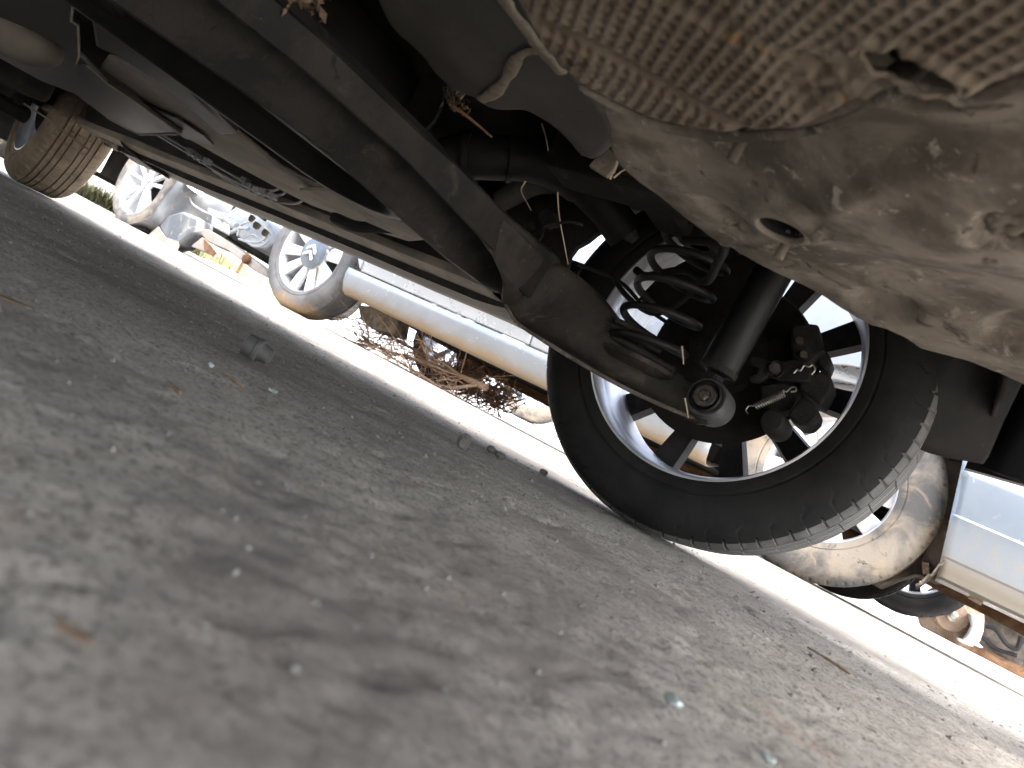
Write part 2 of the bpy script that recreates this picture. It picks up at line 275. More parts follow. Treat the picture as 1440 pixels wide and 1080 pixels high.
go = bpy.data.objects.new('ground', me); COL.objects.link(go); go['kind'] = 'structure'
# raised slab beyond a low kerb, the next row of cars stands half on it
kb = MB(); xs = np.linspace(-12, 4, 240); prof = [(0.90, -0.04), (0.95, -0.01), (1.0, 0.014), (1.04, 0.026), (1.1, 0.034), (3.5, 0.04), (40, 0.05)]
kb.grid([[(x, KERB_Y+0.012*vnoise(np.array(x*3.0), np.array(1.0), 3)+a, b+(0.004*vnoise(np.array(x*9.0), np.array(a*7+2.0), 4) if b > 0 else 0)) for a, b in prof] for x in xs])
o = obj('raised_slab', kb, 'kerb'); o['kind'] = 'structure'

# ------------------------------------------------------------------ wheels
def tyre_mb(c, side, R=0.32, W=0.205, rb=0.217, pitches=40, na=12, hooks=True, seg=None):
    """tyre round an axis along y; side=+1: outer face towards +y. c = middle of the inner face"""
    prof = [(0.0, rb-0.004, 0.020), (0.006, rb, 0.010), (0.012, rb+0.008, 0.006), (0.0, rb+0.020, 0.004), (0, rb+0.0215, 0.006), (0, rb+0.024, 0.006), (0, rb+0.0255, 0.003), (0, rb+0.04, 0.000), (0, R-0.045, 0.001), (0, R-0.034, 0.0045), (0, R-0.030, 0.006), (0, R-0.027, 0.0078), (0, R-0.0245, 0.0096), (0, R-0.022, 0.0115), (0, R-0.019, 0.0142), (0, R-0.015, 0.018), (0, R-0.009, 0.026), (0, R-0.0045, 0.033), (0, R-0.0018, 0.0425)]
    rw = [(r, w) for _, r, w in prof]
    G = [0.0465, 0.066, 0.0855, W-0.0855, W-0.066, W-0.0465]; tr = []
    for g in G: tr += [(R-0.0004, g-0.0026), (R-0.006, g-0.0018), (R-0.006, g+0.0018), (R-0.0004, g+0.0026)]
    tr.insert(12, (R, W/2)); full = rw+tr+[(r, W-w_) for r, w_ in rw[::-1]]
    A = np.array(full); n = pitches*na if seg is None else seg; rows = []
    for k in range(n):
        ph = (k % na)/na; r = A[:, 0].copy()
        if hooks:
            for e, wq in ((1, A[:, 1]), (-1, W-A[:, 1])):
                sh = (wq > 0.018) & (wq < 0.0433) & (r > R-0.02)
                p2 = (ph + (0 if e > 0 else 0.5)) % 1.0
                if p2 < 1.3/na: r[sh] -= 0.0042
                elif abs(p2-0.5) < 0.5/na: r[sh & (wq > 0.011)] -= 0.0024
                if 0.48 < p2 < 0.92:
                    wh = 0.0125-0.0085*math.sin((p2-0.48)/0.44*math.pi/2)
                    hk = (np.abs(wq-wh) < 0.0016) & (r > R-0.04) & (r < R-0.008)
                    r[hk] -= 0.0022
            mid = (A[:, 1] > G[0]+0.004) & (A[:, 1] < G[-1]-0.004) & (r > R-0.002)
            if k % na == (na//3): r[mid] -= 0.003
        a = 2*math.pi*k/n; cs, sn = math.cos(a), math.sin(a)
        x = c[0]+r*cs; z = c[2]+r*sn; y = c[1]+side*A[:, 1]
        low = z < 0.0015; y = np.where(low & (A[:, 1] < 0.04), y-side*0.004, y); z = np.maximum(z, 0.0015+c[2]-R)
        rows.append(np.stack([x, y, z], -1))
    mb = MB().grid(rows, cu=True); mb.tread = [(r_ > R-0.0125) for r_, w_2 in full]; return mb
def rim_mb(c, side, rb=0.217, W=0.205, spokes=(), hub=0.062, sp_w=(0.03, 0.045), face=0.165, dish=0.0, n=96, rin=0.2105, spokes_only=None, part=None):
    mb = MB(); ax = (0, side, 0)
    prof = [(rb-0.003, 0.012), (rb-0.001, 0.008), (rb+0.004, 0.009), (rb-0.002, 0.022), (rin+0.001, 0.04), (rin-0.004, 0.055), (rin-0.004, face-0.01), (rin, face+0.012), (rb-0.006, W-0.018), (rb-0.001, W-0.010), (rb+0.003, W-0.011), (rb-0.003, W-0.026), (rin+0.004, face+0.014), (rin-0.0005, face-0.01), (rin-0.0005, 0.055), (rb-0.008, 0.035)]
    mb.lathe(prof, c, ax, n, close=True)
    if spokes_only is not None: mb = spokes_only
    if part != 'barrel': mb.lathe([(0.0, face-0.02), (hub, face-0.02), (hub+0.004, face-0.012), (hub, face+0.012-dish), (hub-0.012, face+0.018-dish), (0.0, face+0.018-dish)], c, ax, 40)
    for a in (spokes if part != 'barrel' else ()):
        d = np.array([math.cos(rad(a)), 0, math.sin(rad(a))]); t = np.array([-math.sin(rad(a)), 0, math.cos(rad(a))]); y = np.array([0, side, 0.0]); c0 = np.array(c, float); rows = []
        for f in np.linspace(0, 1, 7):
            r = hub*0.9+(rin+0.001-hub*0.9)*f; hw = (sp_w[0]+(sp_w[1]-sp_w[0])*f)/2; y0 = face-0.012-dish*(1-f)*0.6; y1 = face+0.014-dish*(1-f)+0.004*math.sin(math.pi*f)
            p = c0+d*r; rows.append([p-t*hw*0.8+y*y0, p+t*hw*0.8+y*y0, p+t*hw+y*(y1-0.006), p+t*hw*0.7+y*y1, p-t*hw*0.7+y*y1, p-t*hw+y*(y1-0.006)])
        mb.grid(rows, cv=True)
    return mb
def wheel(parent, c, side, R=0.32, rb=0.217, spokes=None, tyremat='tyre', rimmat='alloy', sp_w=(0.03, 0.05), hub=0.062, detail=True, cap=None, W=0.205, label=None, dish=0.01, bolts=5, capmat='cap', spokemat=None, na=12, treadmat=None):
    rin = rb-0.0065
    w_ = obj('wheel', rim_mb(c, side, rb, W, spokes, hub, sp_w, dish=dish, rin=rin, part='barrel' if spokemat else None), rimmat, parent, angle=32)
    if spokemat: obj('spokes', rim_mb(c, side, rb, W, spokes, hub, sp_w, dish=dish, rin=rin, spokes_only=MB(), part='spokes'), spokemat, w_, angle=32)
    if label: w_['label'] = label
    tmb = tyre_mb(c, side, R, W, rb, 40 if detail else 36, na if detail else 6)
    t = obj('tyre', tmb, tyremat, w_, angle=35)
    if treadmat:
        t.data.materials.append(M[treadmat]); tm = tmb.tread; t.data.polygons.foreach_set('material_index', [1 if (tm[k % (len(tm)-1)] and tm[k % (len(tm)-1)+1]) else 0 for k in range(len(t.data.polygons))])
    yy = c[1]+side*0.185
    if cap:
        cp = obj('centre_cap', MB().lathe([(0, 0.0), (cap, 0.0), (cap, 0.004), (cap*0.85, 0.010), (0, 0.012)], (c[0], yy-side*0.006, c[2]), (0, side, 0), 32), capmat, w_)
    bm_ = None
    for k in range(bolts):
        a = 2*math.pi*k/bolts+0.3
        p = np.array([c[0]+0.05*math.cos(a), yy-side*0.004, c[2]+0.05*math.sin(a)])
        obj('wheel_bolt', MB().cyl(p, p+np.array([0, side*0.008, 0]), 0.009, 6), 'bolt', w_)
    return w_

# ------------------------------------------------------------------ the near car, seen from underneath
YI = 1.118; XR = -0.4006; XF = -2.985
car = thing('parked_car', (-1.5, 0.5, 0), 'grime covered car seen from below, its rear axle and floor filling the upper picture', 'car')
def steer(wh, pivot, ang):
    wh.matrix_parent_inverse = Matrix.Identity(4); o_ = Vector(ORG[wh.name]); pv = Vector(pivot)-o_
    wh.rotation_euler = (0, 0, ang); Rm = Matrix.Rotation(ang, 3, 'Z'); wh.location = pv-Rm @ pv
SP10 = [-121+18+36*k for k in range(10)]
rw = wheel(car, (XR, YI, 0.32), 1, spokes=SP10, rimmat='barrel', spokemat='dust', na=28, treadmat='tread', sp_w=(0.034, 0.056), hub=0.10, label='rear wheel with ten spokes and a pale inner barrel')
fwh = wheel(car, (XF, YI, 0.32), 1, spokes=SP10, tyremat='tantyre', rimmat='barrel', spokemat='dust', sp_w=(0.034, 0.056), hub=0.10, label='front wheel with its tread caked in dry mud')
steer(fwh, (XF, YI+0.10, 0.32), rad(-12))
for x in (XR, XF):     # the wheels of the other side
    wheel(car, (x, -0.10, 0.32), -1, spokes=SP10, rimmat='barrel', hub=0.10, detail=False, bolts=0)

# brake disc, splash plate and caliper
mb = MB().lathe([(0.03, -0.02), (0.062, -0.02), (0.066, 0.02), (0.137, 0.022), (0.14, 0.026), (0.14, 0.036), (0.137, 0.04), (0.03, 0.04)], (XR, 1.185, 0.32), (0, 1, 0), 64)
bd = obj('brake_disc', mb, 'cast', car)
mb = MB()
def splash(a0, a1, r0, r1, y):
    rows = [[(XR+r*math.cos(a), y+0.006*math.sin(8*r/0.15), 0.32+r*math.sin(a)) for r in np.linspace(r0, r1, 5)] for a in np.linspace(rad(a0), rad(a1), 60)]
    return rows
mb.grid(splash(-165, 40, 0.04, 0.150, 1.175)); mb.grid(splash(75, 168, 0.04, 0.190, 1.175))  # upper arc widened to dim the bright wheel barrel behind it
obj('splash_plate', mb, 'dark', car, solid=0.002)
hubm = MB().lathe([(0, -0.06), (0.036, -0.055), (0.042, -0.05), (0.044, 0.0), (0.07, 0.01), (0.07, 0.03)], (XR, 1.16, 0.32), (0, 1, 0), 40)
obj('stub_axle', hubm, 'cast', car)
cal = obj('brake_caliper', MB()
    .plate(PP([(1113,459),(1119,455),(1135,454),(1151,456),(1153,470),(1156,484),(1161,494),(1150,500),(1140,512),(1124,514),(1113,500),(1111,480)], y=1.105), (0, 0.05, 0))
    .plate(PP([(1156,490),(1162,493),(1170,506),(1164,521),(1152,517),(1146,505)], y=1.12), (0, 0.05, 0))
    .plate(PP([(1142,523),(1158,522),(1169,529),(1171,541),(1164,556),(1154,570),(1138,558),(1122,546),(1128,530)], y=1.11), (0, 0.06, 0))
    .plate(PP([(1106,583),(1128,556),(1144,566),(1152,578),(1149,588),(1138,599),(1124,598),(1114,590)], y=1.10), (0, 0.06, 0))
    .plate(PP([(1068,540),(1110,535),(1128,545),(1112,575),(1085,582),(1070,565)], y=1.125), (0, 0.04, 0)), 'cast', car, bevel=0.004)
obj('handbrake_lever', MB().plate(PP([(1054,501),(1068,501),(1080,506),(1105,507),(1119,504),(1131,510),(1140,520),(1138,537),(1115,535),(1095,534),(1081,528),(1067,537),(1055,536),(1052,529),(1064,525),(1067,516),(1054,512)], y=1.09), (0, 0.014, 0)), 'cast', cal, bevel=0.002)
p = P(1089, 517, y=1.08); obj('lever_bolt', MB().cyl(p, p+np.array([0, 0.02, 0]), 0.0085, 6).lathe([(0.013, 0.006), (0.013, 0.012), (0, 0.012)], p, (0, 1, 0), 24), 'darkbolt', cal)
p = P(1124, 478, y=1.095); q = P(1130, 498, y=1.095)
for s_ in (p, q): obj('caliper_bolt', MB().cyl(s_, s_+np.array([0, 0.014, 0]), 0.0055, 6), 'darkbolt', cal)
p = P(1085, 590, y=1.075); obj('slide_pin', MB().lathe([(0, 0), (0.014, 0.001), (0.017, 0.006), (0.0165, 0.03), (0.019, 0.034), (0.019, 0.07)], p, (0.0, 1, 0.0), 28), 'rubber', cal)
obj('clip', MB().tube(catmull(PP([(1116,525),(1121,520),(1126,521),(1131,514),(1138,516),(1143,513),(1146,520),(1141,527)], y=1.085), 4), 0.0016, 6), 'bolt', cal)
a, b = P(1062, 572, y=1.082), P(1103, 553, y=1.082)
d = b-a; L_ = np.linalg.norm(d); d /= L_; u = np.cross(d, [0, 1.0, 0]); u /= np.linalg.norm(u); v = np.cross(d, u)
hx = [a+d*L_*t+0.0048*(math.cos(2*math.pi*13*t)*u+math.sin(2*math.pi*13*t)*v) for t in np.linspace(0, 1, 13*12)]
path = list(catmull(PP([(1052,582),(1049,577),(1053,571),(1060,571)], y=1.082), 5))+hx+list(catmull(PP([(1106,551),(1113,545),(1119,545),(1119,550),(1112,551)], y=1.082), 5))
obj('return_spring', MB().tube(path, 0.0011, 6), 'bolt', cal)

# twist beam: an open channel across the car
def beam():
    mb = MB(); rows = []
    XD, XB, XA = -0.685, -0.606, -0.592
    D = [P(167,11,x=XD), P(322,116,x=XD), P(451,209,x=XD), P(624,362,x=XD), P(709,424,x=XD)]
    B = [P(300,0,x=XB), P(427,100,x=XB), P(564,220,x=XB), P(691,351,x=XB), P(722,402,x=XB)]
    A = [P(362,0,x=XA), P(469,100,x=XA), P(640,244,x=XA), P(720,322,x=XA), P(773,364,x=XA)]
    def at(L, y): L = np.array(L); return np.interp(y, L[:, 1], L[:, 2]) if y >= L[0, 1] else L[0, 2]+(y-L[0, 1])*(L[2, 2]-L[0, 2])/(L[2, 1]-L[0, 1])*0.4
    for y in np.concatenate([np.linspace(-0.2, 0.7, 40), np.linspace(0.71, 0.90, 26)]):
        zd, zb, za = at(D, y), at(B, y), at(A, y); f = 1-ss(0.80, 0.905, np.array(y)); za = max(za, zb+0.02)
        za += 0.012; ap = min(zb+(0.008+0.055*f), za-0.004); top = za+0.003
        sec = [(XD, zd), (XD+0.006, zd+0.001), (XD+0.016, zd+0.022*f+0.002), (XD+0.030, zd+0.048*f+0.004), (XB-0.030, ap-0.004), (XB-0.014, ap), (XB-0.006, zb+0.03*f+0.004), (XB-0.002, zb+0.001), (XB, zb),
               (XB+0.003, zb+0.001), (XA-0.001, za-0.004), (XA-0.004, za), (XA-0.02, top), (XD+0.01, top), (XD-0.008, zd+0.015), (XD-0.004, zd+0.001)]
        rows.append([(x, y, z) for x, z in sec])
    mb.grid(rows, cv=True); n = 16; o = len(mb.v)-n; mb.f.append(tuple(range(o, o+n))); return mb
tb = obj('twist_beam', beam(), 'steel', car, angle=34)
# trailing arm from the beam end to the damper eye
def arm():
    ya = P(722, 324, x=-0.592)[1]
    S = [((700,303),(672,333),ya-0.035,0.006), ((728,327),(694,362),ya+0.005,0.010), ((752,347),(712,402),(ya+0.90)/2-0.008,0.017), ((775,366),(714,434),0.896,0.026), ((802,380),(733,456),0.912,0.031), ((838,408),(764,478),0.938,0.034), ((868,446),(815,508),0.95,0.035), ((900,484),(868,537),0.965,0.033), ((938,514),(915,560),0.98,0.028), ((972,534),(948,575),0.99,0.022), ((1000,556),(975,588),0.995,0.018), ((1008,572),(990,590),0.995,0.012)]
    rows = []
    Us = catmull([P(*u, y=y) for u, l, y, d in S], 6); Ls = catmull([P(*l, y=y) for u, l, y, d in S], 6); ds = np.interp(np.arange(len(Us))/6, range(len(S)), [s[3] for s in S])
    for U, L, d in zip(Us, Ls, ds):
        c = (U+L)/2; a = (U-L)/2; b = np.array([0.25, 0.968, 0.0])*d; row = []
        for q in np.linspace(0, 2*math.pi, 24, endpoint=False):
            cq, sq = math.cos(q), math.sin(q); e = 0.6
            row.append(c+a*math.copysign(abs(cq)**e, cq)+b*math.copysign(abs(sq)**e, sq))
        rows.append(row)
    mb = MB().grid(rows, cv=True); mb.f.append(tuple(range(24))[::-1]); o = len(mb.v)-24; mb.f.append(tuple(range(o, o+24))); return mb
ta = obj('trailing_arm', arm(), 'arm', car, angle=50)
obj('seam_flange', MB().tube(catmull(PP([(709,424),(722,448),(735,460),(764,479)], y=0.885), 6), 0.0026, 8).tube(catmull([P(764,479,y=0.9), P(815,510,y=0.925), P(868,540,y=0.94), P(915,563,y=0.955), P(950,578,y=0.97), P(985,592,y=0.98)], 6), 0.003, 8), 'pan', ta)
mb = MB()
for u_, w_ in (((842,462),(948,521)), ((850,452),(930,494)), ((866,450),(920,476))):
    a, b = P(*u_, y=0.925), P(*w_, y=0.95); mb.tube([a, a*0.5+b*0.5, b], [0.004, 0.0062, 0.005], 10)
obj('seat_rib', mb, 'arm', ta)
# bush and bolt at the end of the arm
ec = P(991, 556, y=0.955)
obj('damper_bush', MB().lathe([(0.012, 0.010), (0.0225, 0.010), (0.0235, 0.006), (0.0265, 0.006), (0.0285, 0.010), (0.0285, 0.054), (0.026, 0.058), (0.012, 0.058)], ec, (0.06, 1, -0.06), 48), 'bushm', car)
bb = obj('bush_rubber', MB().lathe([(0.010, -0.004), (0.0165, -0.004), (0.018, 0.0), (0.0185, 0.006), (0.012, 0.008)], ec, (0.06, 1, -0.06), 40).lathe([(0.0195, -0.001), (0.0215, -0.003), (0.0225, 0.0), (0.022, 0.006)], ec, (0.06, 1, -0.06), 40), 'rubber', car)
eb = ec+np.array([0.002, -0.014, -0.001])
obj('bush_bolt', MB().lathe([(0, 0.0), (0.006, 0.0), (0.0085, 0.002), (0.0085, 0.006)], eb, (0.06, 1, -0.06), 6).lathe([(0.0085, 0.006), (0.0145, 0.006), (0.0145, 0.010), (0.0085, 0.012)], eb, (0.06, 1, -0.06), 32), 'darkbolt', car)
obj('bush_bracket', MB().plate(PP([(955,548),(972,536),(985,540),(978,556),(972,566),(978,578),(1000,588),(994,596),(978,595),(962,586),(950,574)], y=0.975), (0, 0.014, 0)), 'arm', car, bevel=0.003)
# damper
a, b = P(1008, 524, y=0.985), P(1082, 392, y=0.985); a2 = P(1000, 538, y=0.985); d = (b-a)/np.linalg.norm(b-a)
sh = obj('shock_absorber', MB().lathe([(0, -0.004), (0.014, -0.004), (0.0255, 0.004), (0.0268, 0.010), (0.0268, 0.36), (0.012, 0.37)], a, d, 48), 'shock', car)
obj('damper_base', MB().lathe([(0, -0.001), (0.0265, 0.0), (0.0275, 0.003), (0.0275, 0.009)], a, d, 48).tube([a2-d*0.004, a], [0.011, 0.014], 14), 'cast', sh)
# coil spring with seats
sc_ = P(922, 462, y=0.965); zb_ = P(900, 500, y=0.965)[2]-0.012
def helix(r=0.054, turns=4.6, z0=zb_, pitch=0.0445, ph=2.6):
    return [(sc_[0]+r*math.cos(ph+2*math.pi*t), 0.965+r*math.sin(ph+2*math.pi*t), z0+pitch*t+0.012) for t in np.linspace(0, turns, int(turns*36))]
cs = obj('coil_spring', MB().tube(helix(), 0.0058, 12), 'plastic', car)
obj('spring_seat', MB().lathe([(0.0, -0.012), (0.045, -0.012), (0.058, -0.004), (0.060, 0.002), (0.05, 0.004), (0.0, 0.002)], (sc_[0], 0.965, zb_+0.002), (0, 0, 1), 40), 'arm', car)
zt = zb_+0.205
obj('upper_spring_seat', MB().lathe([(0.018, -0.012), (0.03, -0.014), (0.034, 0.0), (0.058, 0.0), (0.066, 0.008), (0.066, 0.03), (0.02, 0.034), (0.018, 0.0)], (sc_[0], 0.965, zt), (0, 0, 1), 48), 'rubber', car)
obj('spring_tower', MB().lathe([(0.0, 0.01), (0.066, 0.012), (0.075, 0.03), (0.085, 0.16), (0.0, 0.16)], (sc_[0], 0.965, zt+0.012), (0, 0, 1), 32), 'dark', car)
# cables
obj('handbrake_cable', MB().tube(catmull([P(962,338,y=0.9), P(1000,340,y=0.88), P(1019,347,y=0.88), P(1008,372,y=0.9), P(992,396,y=0.93), P(960,380,y=0.98), P(910,388,y=1.0), P(895,380,y=1.02)], 6), 0.0062, 10), 'rubber', car)
obj('brake_hose', MB().tube(catmull([P(985,400,y=0.96), P(950,430,y=0.99), P(915,440,y=1.0), P(880,415,y=1.02), P(860,385,y=1.04)], 6), 0.0045, 8).tube(catmull([P(940,455,y=1.0), P(905,430,y=1.0), P(870,395,y=1.02), P(812,372,y=1.0)], 6), 0.003, 8), 'rubber', car)
obj('sensor_wire', MB().tube(catmull([P(742,332,y=0.84), P(760,322,y=0.82), P(775,316,y=0.82), P(800,312,y=0.82), P(818,316,y=0.83), P(800,310,y=0.85)], 6), 0.0022, 6).tube(catmull([P(748,330,y=0.84), P(760,318,y=0.83), P(763,330,y=0.83), P(756,340,y=0.84)], 6), 0.002, 6).plate(PP([(756,300),(768,292),(780,300),(782,314),(768,318),(760,310)], y=0.85), (0, 0.012, 0)), 'cast', car)

# ---- rear floor with its hole, recesses and studs
ZP = 0.30
def curve_xy(pts, z, n): return catmull([P(a, b, z=z) for a, b in pts], 8)[:, :2] if n is None else resample(catmull([P(a, b, z=z) for a, b in pts], 12)[:, :2], n)
def resample(p, n):
    s = np.concatenate([[0], np.cumsum(np.linalg.norm(np.diff(p, axis=0), axis=1))]); t = np.linspace(0, s[-1], n)
    return np.stack([np.interp(t, s, p[:, k]) for k in range(p.shape[1])], -1)
def pdist(X, Y, line):
    """distance to a polyline and side sign"""
    D = np.full(X.shape, 9.0); S = np.zeros(X.shape)
    for a, b in zip(line[:-1], line[1:]):
        d = b-a; L2 = d@d+1e-12; t = np.clip(((X-a[0])*d[0]+(Y-a[1])*d[1])/L2, 0, 1); ex = X-a[0]-t*d[0]; ey = Y-a[1]-t*d[1]; e = np.hypot(ex, ey)
        m = e < D; D = np.where(m, e, D); S = np.where(m, np.sign(d[0]*ey-d[1]*ex), S)
    return D, S
EDGE = [(700,-30),(742,40),(775,85),(812,128),(838,165),(852,200),(880,235),(915,270),(960,310),(1010,345),(1060,374),(1120,405),(1180,440),(1222,462),(1247,469),(1270,480),(1292,493),(1370,516),(1440,545),(1560,590),(1760,650)]
def pan():
    E = curve_xy(EDGE, ZP, 300); nv = 170; rows = []
    vv = np.concatenate([np.linspace(0, 0.06, 22), np.linspace(0.064, 0.62, 120), np.linspace(0.64, 1, 18)])
    X = np.zeros((300, len(vv))); Y = X.copy()
    for i, e in enumerate(E):
        g = np.array([-0.36+0.80*i/299, -0.28]); X[i] = e[0]+(g[0]-e[0])*vv; Y[i] = e[1]+(g[1]-e[1])*vv
    Z = np.full(X.shape, ZP)
    De, _ = pdist(X, Y, E); De[:, 0] = 0
    Z += 0.03*(1-ss(0, 0.014, De))**1.5
    def c(px, py): p = P(px, py, z=ZP); return p[0], p[1]
    def ga(px, py, rx, amp, ry=None, rot=0):
        cx, cy = c(px, py); ry = ry or rx; dx, dy = X-cx, Y-cy; u = dx*math.cos(rot)+dy*math.sin(rot); v = -dx*math.sin(rot)+dy*math.cos(rot)
        return amp*np.exp(-(u/rx)**2-(v/ry)**2)
    def rec(px, py, rx, ry, depth, rot=0, soft=0.3):
        cx, cy = c(px, py); dx, dy = X-cx, Y-cy; u = dx*math.cos(rot)+dy*math.sin(rot); v = -dx*math.sin(rot)+dy*math.cos(rot)
        return depth*(1-ss(1-soft, 1+soft*0.3, np.hypot(u/rx, v/ry)))
    Z += ga(1320, 300, 0.10, -0.022, 0.07)+ga(1110, 285, 0.045, -0.008)+ga(1010, 190, 0.09, 0.012, 0.05)+ga(1200, 190, 0.06, 0.008, 0.03)
    Z += ga(900, 220, 0.05, -0.008)+ga(1400, 420, 0.07, 0.008)
    Z += rec(1022, 300, 0.030, 0.017, 0.013, rad(60), 0.7)
    Z += rec(1240, 432, 0.040, 0.032, 0.012, rad(120), 0.5)+rec(1430, 470, 0.022, 0.035, 0.01, 0.3, 0.5)
    crease = curve_xy([(1010,340),(1060,346),(1120,358),(1165,388),(1215,420),(1248,430)], ZP, 40); D, S = pdist(X, Y, crease)
    Z += np.where(S > 0, 0.0035, 0)*np.exp(-(D/0.05)**2)*ss(0, 0.003, D)-0.0015*np.exp(-(D/0.0025)**2)
    cr2 = curve_xy([(1180,262),(1230,240),(1290,225),(1360,220),(1450,222),(1520,226)], ZP, 40); D, S = pdist(X, Y, cr2); Z -= 0.006*np.exp(-(D/0.010)**2)
    cx, cy = c(1113, 291); r = np.hypot(X-cx, Y-cy)/0.0195
    Z += -0.005*np.exp(-((r-1.25)/0.35)**2); hole = r < 1.0; r1_ = r
    hx, hy = P(1283, 100, z=ZP)[:2]; Z += 0.05*(1-ss(0.6, 1.3, np.hypot((X-hx)/0.026, (Y-hy)/0.02)))
    cx, cy = c(1428, 292); r = np.hypot(X-cx, Y-cy)/0.017; Z += 0.006*(1-ss(0.9, 1.1, r))+0.003*np.cos(r*9)*(r < 1)
    Z += 0.0035*fbm(X, Y, 12, 2, 61)+0.0007*fbm(X, Y, 70, 3, 71)
    global HOLEZ; HOLEZ = float(Z[(r1_ > 1.0) & (r1_ < 1.15)].mean())
    mb = MB().grid(np.stack([X, Y, Z], -1)); h_ = hole.reshape(-1); mb.f = [q for q in mb.f if not h_[list(q)].all()]; return mb
pn = obj('floor_pan', pan(), 'pan', car, angle=60, solid=0.003, fix=False)
p = P(1113, 291, z=ZP); p[2] = HOLEZ+0.0
obj('drain_collar', MB().lathe([(0.030, 0.006), (0.026, 0.0005), (0.0235, -0.0035), (0.021, -0.0048), (0.0185, -0.005), (0.0168, -0.0035), (0.0164, 0.0), (0.0164, 0.003)], p, (0, 0, 1), 40), 'pan', pn)
obj('drain_hole_shade', MB().lathe([(0.0166, -0.0015), (0.0160, 0.0), (0.0156, 0.004), (0.0150, 0.03), (0.0, 0.031)], p, (0, 0, 1), 32), 'rubber', pn)  # black lining added inside the open hole to stand in for its shade
for (u_, w_) in (((1046,192),(1029,231)), ((1110,332),(1095,367))):
    a = P(*u_, z=ZP-0.002); b = a.copy(); t_ = P(*w_, x=a[0]); b[2] = t_[2]
    obj('weld_stud', MB().tube([a+np.array([0, 0, 0.006]), a, b+np.array([0, 0, 0.001]), b], [0.007, 0.0038, 0.0037, 0.0030], 16), 'pan', pn)
# ---- embossed heat shield under the floor
ZS = 0.287
SH = [(690,-60),(718,-12),(752,50),(778,82),(815,118),(862,145),(920,172),(975,184),(1030,190),(1080,188),(1130,183),(1172,170),(1203,158),(1222,143),(1244,131),(1290,122),(1335,130),(1352,138),(1392,131),(1440,113),(1520,90),(1640,60)]
def shield():
    E = curve_xy(SH, ZS, 330); vv = np.linspace(0, 1, 190); X = np.zeros((330, 190)); Y = X.copy()
    for i, e in enumerate(E):
        g = np.array([-0.34+0.62*i/329, -0.02]); X[i] = e[0]+(g[0]-e[0])*vv; Y[i] = e[1]+(g[1]-e[1])*vv
    De, _ = pdist(X, Y, E); a = rad(38); k = 2*math.pi/0.0082
    wx = 0.0018*fbm(X, Y, 12, 2, 81); U = (X*math.cos(a)+Y*math.sin(a)+wx)*k; V = (-X*math.sin(a)+Y*math.cos(a)+wx)*k
    em = 0.8-1.9*(np.maximum(0, 0.5+0.5*np.cos(U))*np.maximum(0, 0.5+0.5*np.cos(V)))**0.8
    amp = 0.0024*ss(0.002, 0.010, De)
    def dist(px, py): p = P(px, py, z=ZS); return np.hypot(X-p[0], Y-p[1])
    fl = curve_xy([(760,30),(850,75),(960,140),(1040,180)], ZS, 30); D, S = pdist(X, Y, fl); amp = amp*ss(0.004, 0.009, D)
    crushed = 1-ss(0.02, 0.045, dist(1180, 130)); amp *= 1-0.75*crushed
    Z = ZS-amp*em+0.004*fbm(X, Y, 12, 2, 91)+0.004*np.exp(-(D/0.006)**2)
    fl2 = curve_xy([(930,0),(1060,60),(1150,110)], ZS, 30); D2, _ = pdist(X, Y, fl2); Z += 0.005*np.exp(-(D2/0.004)**2)
    Z += crushed*(0.006*fbm(X, Y, 60, 3, 101)+0.004)
    Z += 0.010*(1-ss(0, 0.004, De))
    cx, cy = P(1280, 96, z=ZS)[:2]; dx, dy = X-cx, Y-cy; ro = math.atan2(*(P(1330, 120, z=ZS)-P(1230, 75, z=ZS))[1::-1]); u = dx*math.cos(ro)+dy*math.sin(ro); v = -dx*math.sin(ro)+dy*math.cos(ro)
    r = np.hypot(u/0.021, v/0.0095); Z += -0.004*np.exp(-((r-1.25)/0.25)**2)
    global RIMP; RIMP = []
    for q_ in np.linspace(0, 2*math.pi, 60, endpoint=False):
        uu, vv_ = 0.0225*math.cos(q_), 0.0105*math.sin(q_); wx_, wy_ = cx+uu*math.cos(ro)-vv_*math.sin(ro), cy+uu*math.sin(ro)+vv_*math.cos(ro); k_ = np.argmin((X-wx_)**2+(Y-wy_)**2); RIMP.append((wx_, wy_, ZS-0.001+0.0012*math.sin(q_*5)+0.0008*math.sin(q_*11)))
    mb = MB().grid(np.stack([X, Y, Z], -1)); keep = (r > 1.0).reshape(-1)
    mb.f = [q for q in mb.f if keep[list(q)].all()]; return mb
hs = obj('heat_shield', shield(), 'shield', car, angle=70, fix=False)
lip = catmull([P(a, b+4, z=ZS+0.004) for a, b in SH[4:]], 5)
mb = MB(); rows = []
for p, w_ in zip(lip, np.linspace(0, 1, len(lip))):
    wd = 0.0035+0.003*max(0, math.sin(9*w_))
    rows.append([p+np.array([0, -wd, 0.001]), p+np.array([0, wd*0.3, -0.0012]), p+np.array([0, wd, 0.004])])
mb.grid(rows); obj('shield_lip', mb, 'pan', hs, solid=0.0015)
obj('hole_rim', MB().tube(RIMP+RIMP[:2], 0.0015, 8, cap=False), 'shield', hs)
hp_ = P(1283, 100, z=ZS); obj('hole_shade_plug', MB().lathe([(0.0, 0.010), (0.010, 0.010), (0.016, 0.012), (0.022, 0.016), (0.030, 0.045)], hp_, (0, 0, 1), 24), 'rubber', hs)  # no fuel line here: black plug added to paint shade inside the hole
p = P(1283, 112, z=ZS+0.006); obj('shield_stud', MB().tube([p+np.array([0.004, 0.004, 0.02]), p+np.array([-0.001, -0.002, -0.006])], 0.003, 10), 'bolt', hs)

